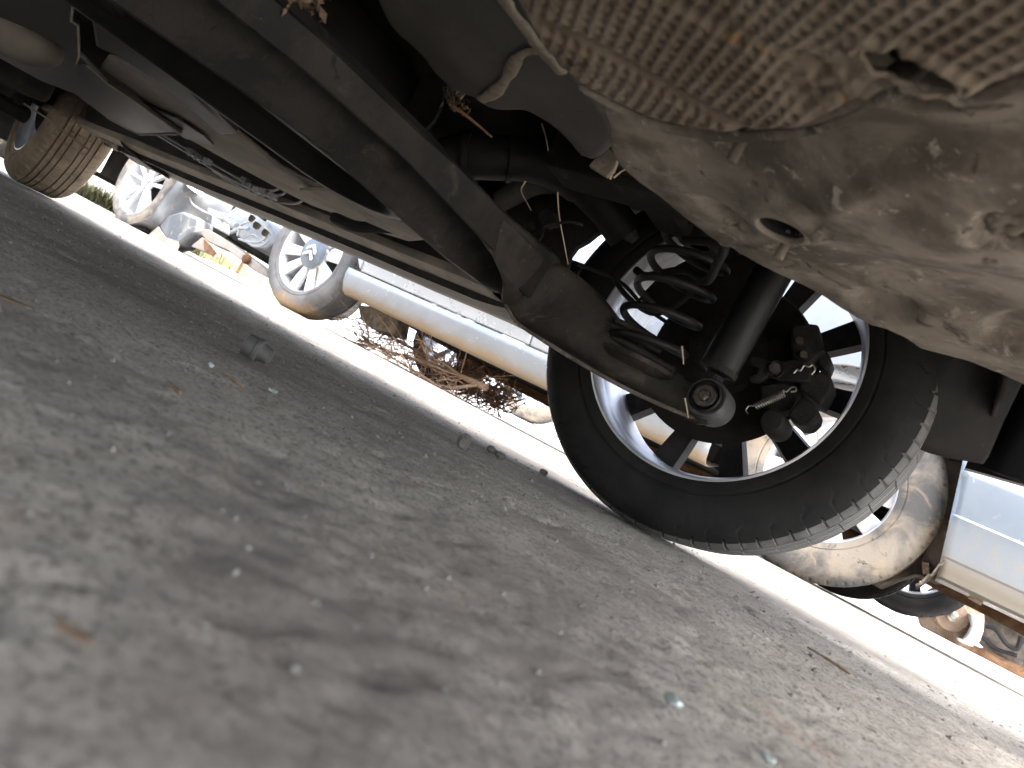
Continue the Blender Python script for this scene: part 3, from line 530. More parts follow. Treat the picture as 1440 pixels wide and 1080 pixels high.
# ---- plastic cover between beam and floor
def cover():
    Z0 = 0.345
    out = [(520,-30),(548,36),(575,62),(598,85),(615,108),(640,128),(662,136),(690,153),(733,154),(764,168),(790,186),(812,208),(829,226),(850,205),(858,188),(842,160),(812,120),(775,78),(745,40),(712,-30)]
    o = catmull([P(a, b, z=Z0) for a, b in out]+[P(520, -30, z=Z0)], 4)[:-1]; o = resample(np.vstack([o, o[:1]]), 121)[:-1]
    c = o.mean(0); rows = []
    # inward rounding: rings from the flat bottom out to the wall
    nx = np.roll(o, -1, 0)-np.roll(o, 1, 0); nrm = np.stack([nx[:, 1], -nx[:, 0], 0*nx[:, 0]], -1); nrm /= np.linalg.norm(nrm, axis=1)[:, None]
    if ((o-c)*nrm).sum() < 0: nrm = -nrm
    o = c+(o-c)*0.955
    for off, dz in ((0, 0), (0.004, 0.0008), (0.008, 0.003), (0.011, 0.007), (0.013, 0.013), (0.014, 0.03), (0.015, 0.17)):
        rows.append(o+nrm*off+np.array([0, 0, dz]))
    mb = MB().grid(rows, cv=True); mb.f.append(tuple(range(len(o)))); return mb
cv = obj('plastic_cover', cover(), 'cover', car, angle=40)
zc = 0.3435
cr = resample(catmull([P(a, b, z=zc) for a, b in [(778,78),(755,72),(738,74),(727,84),(716,104),(704,122),(690,134),(676,140)]], 8), 60)
mb = MB(); rows = []
for k, p in enumerate(cr):
    d = cr[min(k+1, 59)]-cr[max(k-1, 0)]; d /= np.linalg.norm(d); s_ = np.array([-d[1], d[0], 0]); wd = 0.0048+0.004*vnoise(np.array(k*0.16), np.array(0.0), 7)+0.0006*random.random()
    rows.append([p-s_*wd*0.9, p-s_*wd*0.4+np.array([0, 0, -0.0012]), p+s_*wd*0.5+np.array([0, 0, -0.0012]), p+s_*wd])
mb.grid(rows); obj('torn_seal', mb, 'seal', cv, solid=0.002)
mb = MB(); rows = []
cr = resample(catmull([P(a, b, z=zc-0.012) for a, b in [(702,-20),(716,10),(738,38),(758,66),(775,86),(790,102)]], 8), 50)
for k, p in enumerate(cr):
    d = cr[min(k+1, 49)]-cr[max(k-1, 0)]; d /= np.linalg.norm(d); s_ = np.array([-d[1], d[0], 0]); wd = 0.0055+0.003*vnoise(np.array(k*0.35), np.array(2.0), 8)
    rows.append([p-s_*wd, p-s_*wd*0.4+np.array([0, 0, -0.0015]), p+s_*wd*0.4+np.array([0, 0, -0.0015]), p+s_*wd])
mb.grid(rows); obj('edge_seal', mb, 'seal', cv, solid=0.002)
obj('tunnel_bracket', MB().plate(PP([(828,233),(851,204),(862,215),(868,226),(862,240),(852,248)], y=0.62), (0, 0.006, 0)), 'seal', car, bevel=0.001)

# ---- filler pipe and canister behind the beam
obj('filler_pipe', MB().tube(catmull([P(600,240,y=0.80), P(640,222,y=0.82), P(690,222,y=0.84), P(750,226,y=0.88), P(800,245,y=0.92), P(845,285,y=0.96), P(880,330,y=1.0)], 8), [0.034]*36+[0.030]*13, 28)
    .lathe([(0.030, 0), (0.040, 0), (0.040, 0.012), (0.030, 0.012)], P(655,221,y=0.825), P(690,222,y=0.84)-P(640,222,y=0.82), 32).lathe([(0.030, 0), (0.0365, 0), (0.0365, 0.007), (0.030, 0.007)], P(712,223,y=0.85), P(750,226,y=0.88)-P(690,222,y=0.84), 32), 'rubber', car)
obj('filler_shroud', MB().tube(catmull([P(700,285,y=0.95), P(760,250,y=0.96), P(820,255,y=0.985), P(860,300,y=1.0), P(893,338,y=1.02)], 8), [0.02, 0.03, 0.036, 0.033, 0.02]*1 and list(np.interp(np.arange(33)/8, range(5), [0.018, 0.028, 0.034, 0.028, 0.008])), 24), 'gplastic', car)
cn = obj('fuel_canister', MB().tube(catmull([P(330,-120,y=0.45), P(400,20,y=0.55), P(470,90,y=0.64), P(530,150,y=0.74), P(545,185,y=0.78)], 8), list(np.interp(np.arange(33)/8, range(5), [0.085, 0.085, 0.085, 0.08, 0.045])), 40), 'plastic', car)
obj('hanger_bracket', MB().plate(PP([(600,100),(622,108),(622,145),(610,170),(575,205),(545,185),(566,158)], y=0.72), (0, 0.006, 0)), 'steel', car, bevel=0.002)
p = P(633, 122, y=0.70); obj('bracket_nut', MB().cyl(p, p+np.array([0.004, 0.014, 0.004]), 0.009, 6).lathe([(0.016, 0.012), (0.016, 0.016), (0, 0.016)], p, (0, 1, 0), 24), 'bolt', car)
obj('inner_panel', MB().plate(PP([(640,330),(690,280),(740,250),(800,252),(850,285),(852,322),(838,331),(827,340),(812,348),(803,360),(797,384),(760,352),(720,345)], y=1.02), (0, 0.01, 0)), 'steel', car, bevel=0.003)

# ---- fuel tank forward of the beam
def tank():
    cx, r0, z0, ya, yb = -0.82, 0.118, 0.248, -0.32, 0.66; rows = []
    for d, dz in ((0.0, 0.10), (0.0, 0.03), (0.004, 0.014), (0.012, 0.004), (0.022, 0.0), (0.034, 0.0), (0.044, 0.006), (0.052, 0.022), (0.060, 0.028), (0.1175, 0.028)):
        r = r0-d; row = []
        for q in np.linspace(0, math.pi, 28): row.append((cx+r*math.cos(q), yb+r*math.sin(q), z0+dz))
        for y in np.linspace(yb, ya, 30)[1:]: row.append((cx-r, y, z0+dz))
        for y in np.linspace(ya, yb, 30)[:-1]: row.append((cx+r, y, z0+dz))
        rows.append(row)
    return MB().grid(rows, cv=True)
obj('fuel_tank', tank(), 'plastic', car, angle=60)
# second step of the tank / floor swage
obj('tank_guard', MB().plate(PP([(118,-20),(133,66),(170,82),(215,112),(291,175),(310,190),(330,190),(270,130),(180,50),(150,-20)], z=0.262), (0, 0, 0.02)), 'plastic', car, bevel=0.006)
def sheet(pts, z, zc, n=40):
    pass
obj('floor_sheet', MB().plate(PP([(600,338),(575,340),(530,326),(490,308),(440,290),(400,270),(330,232),(262,194),(215,158),(175,118),(140,96),(150,82),(200,98),(262,140),(330,186),(392,236),(440,262),(492,262),(560,300)], z=0.285), (0, 0, 0.01)), 'tanplate', car, bevel=0.003)
obj('floor_strip', MB().plate(PP([(596,334),(560,332),(505,308),(455,286),(420,268),(452,266),(495,272),(545,300),(592,326)], z=0.272), (0, 0, 0.006)), 'tanplate', car, bevel=0.002)
obj('slit_shade_plate', MB().plate(PP([(205,150),(248,166),(285,190),(300,204),(262,196),(228,174)], z=0.276), (0, 0, 0.004)), 'plastic', car, bevel=0.001)  # dark plate stands in for a shaded slit in the floor sheet

# ---- sill and rocker
def sill():
    prof = [(1.06, 0.345), (1.10, 0.335), (1.115, 0.285), (1.13, 0.272), (1.165, 0.268), (1.19, 0.266), (1.196, 0.247), (1.201, 0.246), (1.205, 0.266), (1.24, 0.262), (1.29, 0.248), (1.318, 0.246), (1.335, 0.256), (1.343, 0.29), (1.345, 0.36), (1.335, 0.43)]
    rows = []
    for x in np.linspace(-2.62, -0.70, 120):
        wob = 0.002*vnoise(np.array(x*14.0), np.array(0.0), 5)+0.003*vnoise(np.array(x*3.0), np.array(5.0), 6)
        t = ss(-0.95, -0.72, np.array(x)); rows.append([(x, y-0.03*t*(y < 1.3), z+wob*(z < 0.3)+0.02*t*(1.1 < y < 1.3)) for y, z in prof])
    return MB().grid(rows)
sl_ = obj('sill', sill(), 'steel', car, angle=45, solid=0.003)
rows = []
for x in np.linspace(-2.95, -0.86, 140):
    wob = 0.003*vnoise(np.array(x*16.0), np.array(3.0), 15)
    rows.append([(x, 1.115, 0.290), (x, 1.118, 0.268+wob*0.4), (x, 1.150, 0.2625+wob*0.4), (x, 1.186+wob, 0.262), (x, 1.190+wob, 0.268)])
obj('chassis_rail', MB().grid(rows), 'tanplate', car, angle=50, solid=0.003)
for (u_, r) in (((355,306),0.008), ((362,316),0.010), ((374,326),0.009), ((516,332),0.012), ((592,352),0.010)):
    obj('sill_grommet', MB().lathe([(0, -0.012), (r*0.6, -0.012), (r, -0.006), (r, 0.004), (0, 0.006)], P(*u_, y=1.19), (0, 0.2, 1), 14), 'tanplate', sl_)
# brake pipes and their clips
def pipe(pts, y, r): return MB().tube(catmull([P(a, b, y=yy) for (a, b), yy in zip(pts, y)], 6), r, 8)
bp = obj('brake_pipe', pipe([(215,186),(262,214),(300,238),(345,262),(372,273),(395,274),(402,266),(392,258)], [1.06]*8, 0.003), 'copper', car)
obj('brake_pipe', pipe([(222,186),(268,212),(306,234),(350,258),(380,268),(398,262)], [1.065]*6, 0.003), 'copper', car)
obj('brake_pipe', pipe([(300,240),(345,266),(385,283),(415,286),(428,280)], [1.07]*5, 0.003), 'copper', car)
for k, (a, b) in enumerate([(268,213),(276,218),(284,223),(292,227),(345,254),(352,262),(362,268),(372,270),(384,276)]):
    p = P(a, b, y=1.055); obj('pipe_clip', MB().box(p-np.array([0.012, 0.008, 0.007]), p+np.array([0.012, 0.008, 0.007])).cyl(p-np.array([0, 0.0, 0.012]), p+np.array([0, 0, 0.0]), 0.005, 10), 'pale' if k % 3 == 0 else 'copper', car, bevel=0.002)
p = P(372, 266, y=1.06)
obj('heat_sleeve', pipe([(470,306),(500,318),(540,320),(580,322),(620,318)], [1.02]*5, 0.012), 'rubber', car)

# ---- front guards and liner
obj('splash_guard', MB().plate(PP([(-60,-60),(106,-60),(104,0),(100,30),(109,36),(111,78),(124,90),(150,117),(185,140),(222,166),(255,189),(196,190),(172,178),(150,166),(105,132),(60,115),(0,82),(-60,50)], z=0.268), (0, 0, 0.008)), 'gplastic', car, bevel=0.002)
obj('guard_rim', MB().tube(PP([(104,-4),(100,30),(109,36),(111,78),(107,90),(122,92),(150,117),(185,140),(222,166),(255,189),(196,190),(172,178),(150,166)], z=0.266), 0.0016, 6), 'tanplate', car)
a, b = P(-40, 28, z=0.252), P(74, 76, z=0.252); tt = np.linspace(0, 1, 40); obj('subframe_tube', MB().tube([a+(b-a)*q*1.06 for q in tt], [0.034*math.sqrt(max(0.0004, 1-max(0, (q-0.62)/0.38)**2.2)) for q in tt], 28), 'dusttube', car, angle=80)
obj('front_rail', MB().tube(catmull([P(-60,84,y=1.16), P(0,112,y=1.16), P(60,140,y=1.17), P(115,168,y=1.18), P(165,206,y=1.19)], 6), 0.016, 12), 'tanplate', car)
rows = []
for k, x in enumerate(np.linspace(-2.66, -2.36, 90)):
    rb_ = 0.006*(1 if (k//6) % 2 else 0); t = (x+2.66)/0.30
    rows.append([(x, 1.12, 0.45-0.19*t+rb_), (x, 1.14, 0.42-0.17*t+rb_), (x, 1.24, 0.41-0.17*t+rb_), (x, 1.30, 0.40-0.16*t+rb_)])
obj('front_wheel_liner', MB().grid(rows), 'gplastic', car, solid=0.003)
obj('air_deflector', MB().tube(PP([(34,146),(75,172),(112,202),(128,212)], y=1.02), 0.003, 6), 'tanplate', car)
obj('front_bumper', MB().box((-3.72, -0.3, 0.115), (-3.40, 1.30, 0.70)).box((-3.42, -0.3, 0.26), (-2.55, 0.98, 0.46)), 'dark', car, bevel=0.02)
obj('front_knuckle', MB().lathe([(0, -0.03), (0.03, -0.03), (0.05, 0.0), (0.05, 0.06), (0.14, 0.07), (0.14, 0.09), (0, 0.09)], (XF, 1.10, 0.32), (0, 1, 0), 32).tube(catmull([(XF+0.05, 0.7, 0.26), (XF+0.02, 0.9, 0.22), (XF, 1.10, 0.22)], 5), 0.028, 14).cyl((XF+0.02, 1.06, 0.24), (XF+0.02, 1.04, 0.8), 0.03, 18), 'cast', car)

# ---- rear bumper corner and liner behind the wheel
def rear_liner():
    bot = [P(1252,560,y=1.16), P(1262,600,y=1.17), P(1280,622,y=1.18), P(1305,636,y=1.19), P(1345,645,y=1.2), P(1382,652,y=1.21)]
    bot = catmull(bot, 6); rows = []
    for k, p in enumerate(bot):
        t = k/(len(bot)-1); rows.append([p, p+np.array([0.002, -0.006, 0.012]), p+np.array([0.02*(1-t), -0.02, 0.06]), p+np.array([0.05*(1-t), -0.05, 0.14]), p+np.array([0.05*(1-t), -0.06, 0.30])])
    return MB().grid(rows)
obj('rear_wheel_liner', rear_liner(), 'rubber', car, solid=0.004, angle=50)
def bumper():
    x0 = -0.012; rows = []
    for t in np.linspace(0, 1, 26):
        # plan curve: along the side then round the corner behind the car
        if t < 0.45: x, y = x0+0.40*t/0.45*0.8, 1.27+0.05*t
        else: a = (t-0.45)/0.55*math.pi/2; x, y = x0+0.32+0.14*math.sin(a), 1.29-0.16*(1-math.cos(a))-1.2*max(0, t-0.8)
        rows.append([(x, y-0.01, 0.318), (x+0.004, y+0.01, 0.322), (x+0.012, y+0.04, 0.42), (x+0.015, y+0.06, 0.62)])
    return MB().grid(rows)
obj('rear_bumper', bumper(), 'shock', car, solid=0.004, angle=50)

# ---- body shell: floor, wheel house, side, upper body
def arch(cx, r, a0, a1, n=20): return [(cx+r*math.cos(rad(a)), 0.32+r*math.sin(rad(a))) for a in np.linspace(a0, a1, n)]
side = [(-3.75, 0.30), (-3.78, 0.62)]+[(-3.7, 0.80), (-2.6, 0.98), (0.30, 1.02), (0.46, 0.80), (0.46, 0.34), (0.10, 0.335)]+arch(XR, 0.375, 0, 150)[0:]+[(-0.99, 0.60), (-1.06, 0.50), (-0.93, 0.44), (-0.84, 0.41), (-0.80, 0.36), (-2.50, 0.36)]+arch(XF, 0.375, 10, 180)
mb = MB(); mb.plate([(x, 1.335, z) for x, z in side], (0, 0.02, 0)); mb.plate([(x, -0.335, z) for x, z in side], (0, -0.02, 0))
obj('body_side', mb, 'shock', car)
for c_, y0, y1 in ((XR, 1.075, 1.345), (XF, 1.06, 1.345), (XR, -0.345, -0.06), (XF, -0.345, -0.06)):
    obj('wheel_house', MB().grid([[(c_+0.385*math.cos(rad(a)), y, 0.32+0.385*math.sin(rad(a))) for y in (y0, (y0+y1)/2, y1)] for a in np.linspace(8 if c_ == XR else 12, 146 if c_ == XR else 168, 30)]), 'dark', car, solid=0.006)
mb = MB()
mb.box((-3.7, -0.33, 0.46), (-2.45, 1.06, 0.50)); mb.box((-2.55, -0.33, 0.335), (-1.02, 1.10, 0.365)); mb.box((-1.02, -0.33, 0.48), (0.42, 1.07, 0.53)); mb.box((-1.03, -0.33, 0.33), (-0.99, 1.10, 0.50))
mb.plate([(x, 1.06, z) for x, z in [(-0.86, 0.40), (-0.80, 0.40), (-0.765, 0.44), (-0.72, 0.53), (-0.62, 0.64), (-0.40, 0.70), (-0.10, 0.60), (-0.03, 0.50), (0.02, 0.44), (0.3, 0.44), (0.3, 0.8), (-0.86, 0.8)]], (0, 0.012, 0))
obj('underbody', mb, 'dark', car)
up = [(-3.74, 0.70), (-3.68, 0.80), (-2.75, 1.0), (-2.0, 1.44), (-0.4, 1.48), (0.25, 1.05), (0.44, 0.80), (0.44, 0.70)]
obj('upper_body', MB().plate([(x, 1.33, z) for x, z in up], (0, -1.66, 0)), 'shock', car, bevel=0.05)
obj('chassis_member', MB().box((-0.62, 0.78, 0.40), (0.3, 0.86, 0.49)).box((-0.50, -0.3, 0.41), (-0.44, 0.95, 0.49)), 'dark', car, bevel=0.008)

# ------------------------------------------------------------------ straws and debris caught in the axle
def straw(name, pts, y, r, mat, label, cat='straw', group=None):
    path = catmull([P(a, b, y=yy) for (a, b), yy in zip(pts, y)], 5) if len(pts) > 2 else np.array([P(a, b, y=yy) for (a, b), yy in zip(pts, y)])
    c = path.mean(0); return tag(obj(name, MB().tube(path, np.linspace(r, r*0.5, len(path)), 6), mat, loc=c), label, cat, group)
straw('twig', [(632,146),(660,166),(692,193)], [0.70, 0.72, 0.75], 0.0028, 'redtwig', 'reddish twig sticking out of the clump beside the bracket behind the beam', 'twig')
straw('straw', [(784,270),(786,300),(792,335),(799,372)], [0.80, 0.82, 0.84, 0.86], 0.0012, 'straw', 'long thin straw hanging down above the end of the trailing arm')
straw('straw', [(739,255),(733,268),(741,285),(747,296)], [0.84]*4, 0.0013, 'straw', 'short kinked straw under the filler pipe')
straw('straw', [(762,174),(768,195),(771,212)], [0.76]*3, 0.0012, 'straw', 'pale short straw under the grey plastic cover')
straw('straw', [(858,252),(866,234)], [0.66, 0.66], 0.0012, 'straw', 'stubby straw by the rusty bracket below the floor edge')
straw('straw', [(863,250),(874,241),(884,237)], [0.66]*3, 0.0011, 'straw', 'slanted straw by the rusty bracket below the floor edge')
straw('straw', [(959,487),(960,500),(961,512)], [0.93]*3, 0.0016, 'straw', 'orange tinted straw standing up above the damper bush')
straw('straw', [(963,560),(966,575),(968,588)], [0.93]*3, 0.0014, 'straw', 'straw stuck to the arm just below the damper bush bolt')
straw('straw', [(514,136),(521,127)], [0.5]*2, 0.0008, 'straw', 'tiny straw lying on the lip of the twist beam')
def clump(name, c, r, n, mats, label, cat):
    mb = MB()
    for k in range(n):
        d = np.array([random.gauss(0, 1), random.gauss(0, 1), random.gauss(0, 0.7)]); p = np.array(c)+d*r*0.5
        u = np.array([random.gauss(0, 1) for _ in range(3)]); u /= np.linalg.norm(u); v = np.cross(u, [random.gauss(0, 1) for _ in range(3)]); v /= np.linalg.norm(v)+1e-9; s_ = r*random.uniform(0.12, 0.32)
        nn = np.cross(u, v)*s_*0.3
        mb.add([p-u*s_, p+v*s_*0.5+nn, p+u*s_, p-v*s_*0.5+nn, p-nn*0.4], [(0, 1, 4), (1, 2, 4), (2, 3, 4), (3, 0, 4)])
    return tag(obj(name, mb, mats, loc=c, angle=20, solid=0.0004), label, cat)
clump('leaf_clump', P(388, 14, x=-0.60)+np.array([0.02, 0, 0.02]), 0.022, 120, 'leaf', 'clump of brown leaf litter lodged on top of the beam at the upper edge', 'leaf litter')
clump('leaf_clump', P(640, 142, y=0.705), 0.018, 120, 'leaf', 'dark clump of dirt and litter round the bracket nut', 'leaf litter')

# ------------------------------------------------------------------ things on the near ground
def stone(name, c, s, label, cat, mat='stone', seed=0, group=None, sub=2):
    bm = bmesh.new(); bmesh.ops.create_icosphere(bm, subdivisions=sub, radius=1); r_ = np.random.default_rng(seed); pl = [(r_.normal(size=3), r_.uniform(0.55, 0.95)) for _ in range(9)]
    for v in bm.verts:
        p = np.array(v.co)
        for nrm, h in pl:
            nrm = nrm/np.linalg.norm(nrm); e = p@nrm-h
            if e > 0: p = p-nrm*e
        p = p*(1+0.05*r_.normal()); v.co = p
    mb = MB(); mb.v = [tuple(np.array(v.co)*np.array(s)+np.array(c)+np.array([0, 0, s[2]*0.45])) for v in bm.verts]; mb.f = [tuple(v.index for v in f.verts) for f in bm.faces]; bm.free()
    return tag(obj(name, mb, mat, loc=(c[0], c[1], 0), angle=25), label, cat, group)
stone('stone', P(650, 628, z=0.0), (0.011, 0.012, 0.015), 'pointed grey stone standing at the edge of the sunlit strip', 'stone', seed=3)
stone('stone', P(701, 644, z=0.0), (0.012, 0.016, 0.008), 'dark flat stone left of the rear tyre at the edge of the sunlit strip', 'stone', seed=5)
stone('stone', P(690, 635, z=0.0), (0.010, 0.012, 0.007), 'small stone touching the flat dark stone left of the rear tyre', 'stone', seed=8)
stone('stone', P(764, 666, z=0.0), (0.009, 0.01, 0.006), 'lone small stone on the bright ground nearest the rear tyre', 'stone', seed=12)
stone('glass_chip', P(382, 552, z=0.0), (0.006, 0.005, 0.003), 'small pale green glass chip right of the plastic cap', 'glass chip', 'glass', 21)
stone('glass_chip', P(945, 988, z=0.0), (0.0045, 0.004, 0.0025), 'green glass chip in the blurred foreground', 'glass chip', 'glass', 22)
stone('glass_chip', P(296, 515, z=0.0), (0.0032, 0.003, 0.0022), 'tiny whitish chip left of the plastic cap', 'glass chip', 'pale', 23)
stone('glass_chip', P(1078, 1068, z=0.0), (0.004, 0.004, 0.002), 'blurred pale green chip at the bottom edge of the picture', 'glass chip', 'glass', 29)
# black plastic cap lying on its side
cc = P(356, 508, z=0.0); ax = np.array([0.80, 0.6, -0.06]); ax /= np.linalg.norm(ax); cc = cc+np.array([0, 0, 0.0125])
cap = tag(obj('plastic_cap', MB().lathe([(0, 0.01496), (0.0068, 0.01496), (0.0085, 0.0136), (0.01054, 0.00272), (0.01278, 0.00136), (0.01326, 0), (0.01326, -0.00272), (0.01224, -0.0034), (0.01224, -0.01496), (0.0102, -0.01496), (0.00884, -0.00408), (0, -0.00408)], cc, ax, 36), 'capm', loc=(cc[0], cc[1], 0)), 'grey plastic cap lying on its side on the dusty ground', 'plastic cap')
def gstick(name, a, b, r, mat, label, cat):
    p, q = P(*a, z=0.0), P(*b, z=0.0); up_ = np.array([0, 0, r*0.9]); return tag(obj(name, MB().tube(catmull([p+up_, p*0.6+q*0.4+up_*1.3+np.array([0.003, 0, 0]), q+up_], 5), [r*0.7]*5+[r]*5+[r*0.5], 7), mat, loc=(p[0], p[1], 0)), label, cat)
gstick('twig', (1135,912), (1195,950), 0.0016, 'leaf', 'dark brown twig on the bright ground at lower right', 'twig')
gstick('twig', (308,525), (340,545), 0.0015, 'leaf', 'brown twig on the ground just below the plastic cap', 'twig')
gstick('twig', (236,543), (252,556), 0.0013, 'leaf', 'small dark twig in the shade left of the plastic cap', 'twig')
def leaf(c, s, label, rot):
    mb = MB(); rows = []
    for u in np.linspace(-1, 1, 9):
        w_ = s*0.4*(1-u*u)**0.7+1e-5
        rows.append([(c[0]+math.cos(rot)*u*s-math.sin(rot)*v*w_, c[1]+math.sin(rot)*u*s+math.cos(rot)*v*w_, 0.003+0.3*s*(u*u)*0.6+abs(v)*w_*0.5) for v in (-1, -0.4, 0.4, 1)])
    return tag(obj('dead_leaf', mb.grid(rows), 'leaf', loc=(c[0], c[1], 0), solid=0.0004), label, 'leaf')
leaf(P(90, 915, z=0), 0.005, 'orange brown leaf scrap blurred in the lower left foreground', 0.4)
leaf(P(6, 432, z=0), 0.012, 'curled brown leaf at the left edge of the picture', 1.0)
# grit: uncountable
mb = MB(); oct_f = [(0,2,4),(2,1,4),(1,3,4),(3,0,4),(2,0,5),(1,2,5),(3,1,5),(0,3,5)]
for k in range(3000):
    x = random.uniform(-2.6, 0.45); y = 0.10+2.1*random.random()**1.1
    s_ = random.choice([0.0012, 0.0016, 0.002, 0.0025, 0.004 if y > 0.5 else 0.002]); zz = float(ground_z(np.array(x), np.array(y))); a = random.random()*3
    e = [s_*random.uniform(0.6, 1.3) for _ in range(6)]; c_, s2 = math.cos(a), math.sin(a)
    mb.add([(x+c_*e[0], y+s2*e[0], zz), (x-c_*e[1], y-s2*e[1], zz), (x-s2*e[2], y+c_*e[2], zz), (x+s2*e[3], y-c_*e[3], zz), (x, y, zz+e[4]*0.8), (x, y, zz-e[5]*0.5)], oct_f)
M['gritm'] = mott('ground grit', (0.104, 0.096, 0.088), (0.176, 0.164, 0.152), 90, 0.95, bump=0.2)
o = obj('grit', mb, 'gritm', angle=10, fix=False); o['kind'] = 'stuff'

# ------------------------------------------------------------------ silver car in the next row
Y2 = 2.5; X2F, X2R = -3.06, -0.37
c5 = thing('silver_car', (-1.7, 3.3, 0), 'silver grey car with muddy sills and twin spoke wheels, its front bumper missing', 'car')
SPT = [a for k in range(5) for a in (171+72*k-19, 171+72*k+19)]
w1 = wheel(c5, (X2F, Y2+0.205, 0.334), -1, R=0.325, rb=0.222, spokes=SPT, tyremat='greytyre', sp_w=(0.045, 0.066), hub=0.085, cap=0.086, label='front wheel with chevron badge on a grey cap', bolts=0)
capc = [o_ for o_ in w1.children if o_.name.startswith('centre_cap')][0]
mb = MB()
for off in (-0.026, 0.009):
    pts = [(-0.036, off), (0, off+0.030), (0.036, off), (0.036, off-0.014), (0, off+0.015), (-0.036, off-0.014)]; ro = rad(-8)
    mb.plate([(X2F+a*math.cos(ro)-b*math.sin(ro), Y2+0.0, 0.334+a*math.sin(ro)+b*math.cos(ro)) for a, b in pts], (0, 0.012, 0))
obj('chevron_badge', mb, 'white', w1)
w2 = wheel(c5, (X2R, Y2+0.205, 0.338), -1, R=0.33, rb=0.20, spokes=SPT, tyremat='mudtyre', sp_w=(0.045, 0.066), hub=0.085, cap=0.086, bolts=0, label='rear wheel with brown mud on the tyre')
for x in (X2F, X2R): wheel(c5, (x, Y2+1.35, 0.308), 1, R=0.32, spokes=SPT, tyremat='tyre', rimmat='barrel', sp_w=(0.035, 0.06), hub=0.07, detail=False, bolts=0)
prof = [(Y2+0.16, 0.235), (Y2+0.06, 0.212), (Y2+0.012, 0.208), (Y2-0.012, 0.222), (Y2-0.035, 0.262), (Y2-0.045, 0.300), (Y2-0.042, 0.332)]
rows = [[(x, y, z) for y, z in prof] for x in np.linspace(-2.70, -0.74, 60)]
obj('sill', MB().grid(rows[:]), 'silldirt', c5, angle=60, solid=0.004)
prof = [(Y2-0.036, 0.337), (Y2-0.040, 0.345), (Y2-0.062, 0.45), (Y2-0.075, 0.60), (Y2-0.06, 0.80), (Y2-0.03, 0.92)]
def side_panel(x0, x1, cut=None):
    rows = []
    for x in np.linspace(x0, x1, 60):
        rows.append([(x, y, z) for y, z in prof])
    return MB().grid(rows)
obj('front_door', side_panel(-2.62, -1.58), 'silver', c5, angle=60, solid=0.004)
obj('rear_door', side_panel(-1.572, -0.78), 'silver', c5, angle=60, solid=0.004)
def arch2(cx, r, a0, a1, n=18): return [(cx+r*math.cos(rad(a)), 0.33+r*math.sin(rad(a))) for a in np.linspace(a0, a1, n)]
obj('front_wing', MB().plate([(x, Y2-0.05, z) for x, z in [(-2.625, 0.345), (-2.625, 0.92), (-3.75, 0.84), (-3.95, 0.66), (-3.80, 0.60), (-3.50, 0.55)]+arch2(X2F, 0.375, 160, 10)+[(-2.68, 0.40)]], (0, 0.02, 0)), 'silver', c5, bevel=0.004)
obj('rear_wing', MB().plate([(x, Y2-0.045, z) for x, z in [(-0.775, 0.34), (-0.775, 0.94), (0.70, 0.95), (0.78, 0.60), (0.0, 0.545), (-0.01, 0.50)]+arch2(X2R, 0.375, 25, 175)], (0, 0.02, 0)), 'silver', c5, bevel=0.004)
bprof = [(0.16, 0.200), (0.04, 0.205), (0.012, 0.212), (0.0, 0.232), (-0.014, 0.245), (-0.02, 0.262), (-0.028, 0.268), (-0.045, 0.345), (-0.052, 0.38), (-0.047, 0.386), (-0.05, 0.50), (-0.045, 0.538)]
rows = []
for t in np.linspace(0, 1, 40):
    if t < 0.6: x, yo, sh_ = -0.012+0.55*t/0.6, 0.0, 0
    else: a = (t-0.6)/0.4*math.pi/2; x, yo, sh_ = 0.538+0.22*math.sin(a), 0.3*(1-math.cos(a)), 0
    rows.append([(x+(z-0.3)*-0.20*(1-min(1, t*3)), Y2+y+yo, z) for y, z in bprof])
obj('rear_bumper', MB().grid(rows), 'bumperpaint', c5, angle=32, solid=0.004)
rows = [[(X2R+0.385*math.cos(rad(a)), y, 0.335+0.385*math.sin(rad(a))-(0.01*math.sin(a*0.9)*(y < Y2+0.1))) for y in np.linspace(Y2-0.02, Y2+0.42, 8)] for a in np.linspace(-28, 178, 70)]
obj('wheel_house', MB().grid(rows), 'liner', c5, solid=0.006)
rows = [[(X2F+0.385*math.cos(rad(a)), y, 0.335+0.385*math.sin(rad(a))) for y in np.linspace(Y2-0.02, Y2+0.42, 8)] for a in np.linspace(-5, 150, 50)]
obj('wheel_house', MB().grid(rows), 'liner', c5, solid=0.006)
mb = MB().box((-2.68, Y2+0.14, 0.222), (-0.76, Y2+1.40, 0.30)).box((0.02, Y2+0.06, 0.235), (0.7, Y2+1.40, 0.40)).box((-0.76, Y2+0.42, 0.33), (0.02, Y2+1.15, 0.40)).box((-3.5, Y2+0.42, 0.30), (-2.68, Y2+1.15, 0.40))
obj('underbody', mb, 'dark', c5)
obj('far_side', MB().box((-2.6, Y2+1.50, 0.22), (-0.80, Y2+1.54, 0.92)).box((0.05, Y2+1.50, 0.24), (0.7, Y2+1.54, 0.92)), 'silver', c5, bevel=0.01)
obj('rear_axle', MB().tube([(X2R-0.1, Y2+0.25, 0.28), (X2R-0.1, Y2+1.3, 0.28)], 0.035, 14).tube(catmull([(-2.5, Y2+0.8, 0.21), (-1.2, Y2+0.8, 0.20), (-0.5, Y2+0.9, 0.25), (0.1, Y2+1.0, 0.23), (0.6, Y2+1.0, 0.22)], 6), 0.028, 12), 'rust', c5)
obj('underfloor_pipe', MB().tube(catmull([P(1292,806,y=2.9), P(1330,812,y=3.0), P(1385,838,y=3.0), P(1440,866,y=3.0), P(1500,896,y=3.0)], 6), 0.007, 8), 'pale', c5)
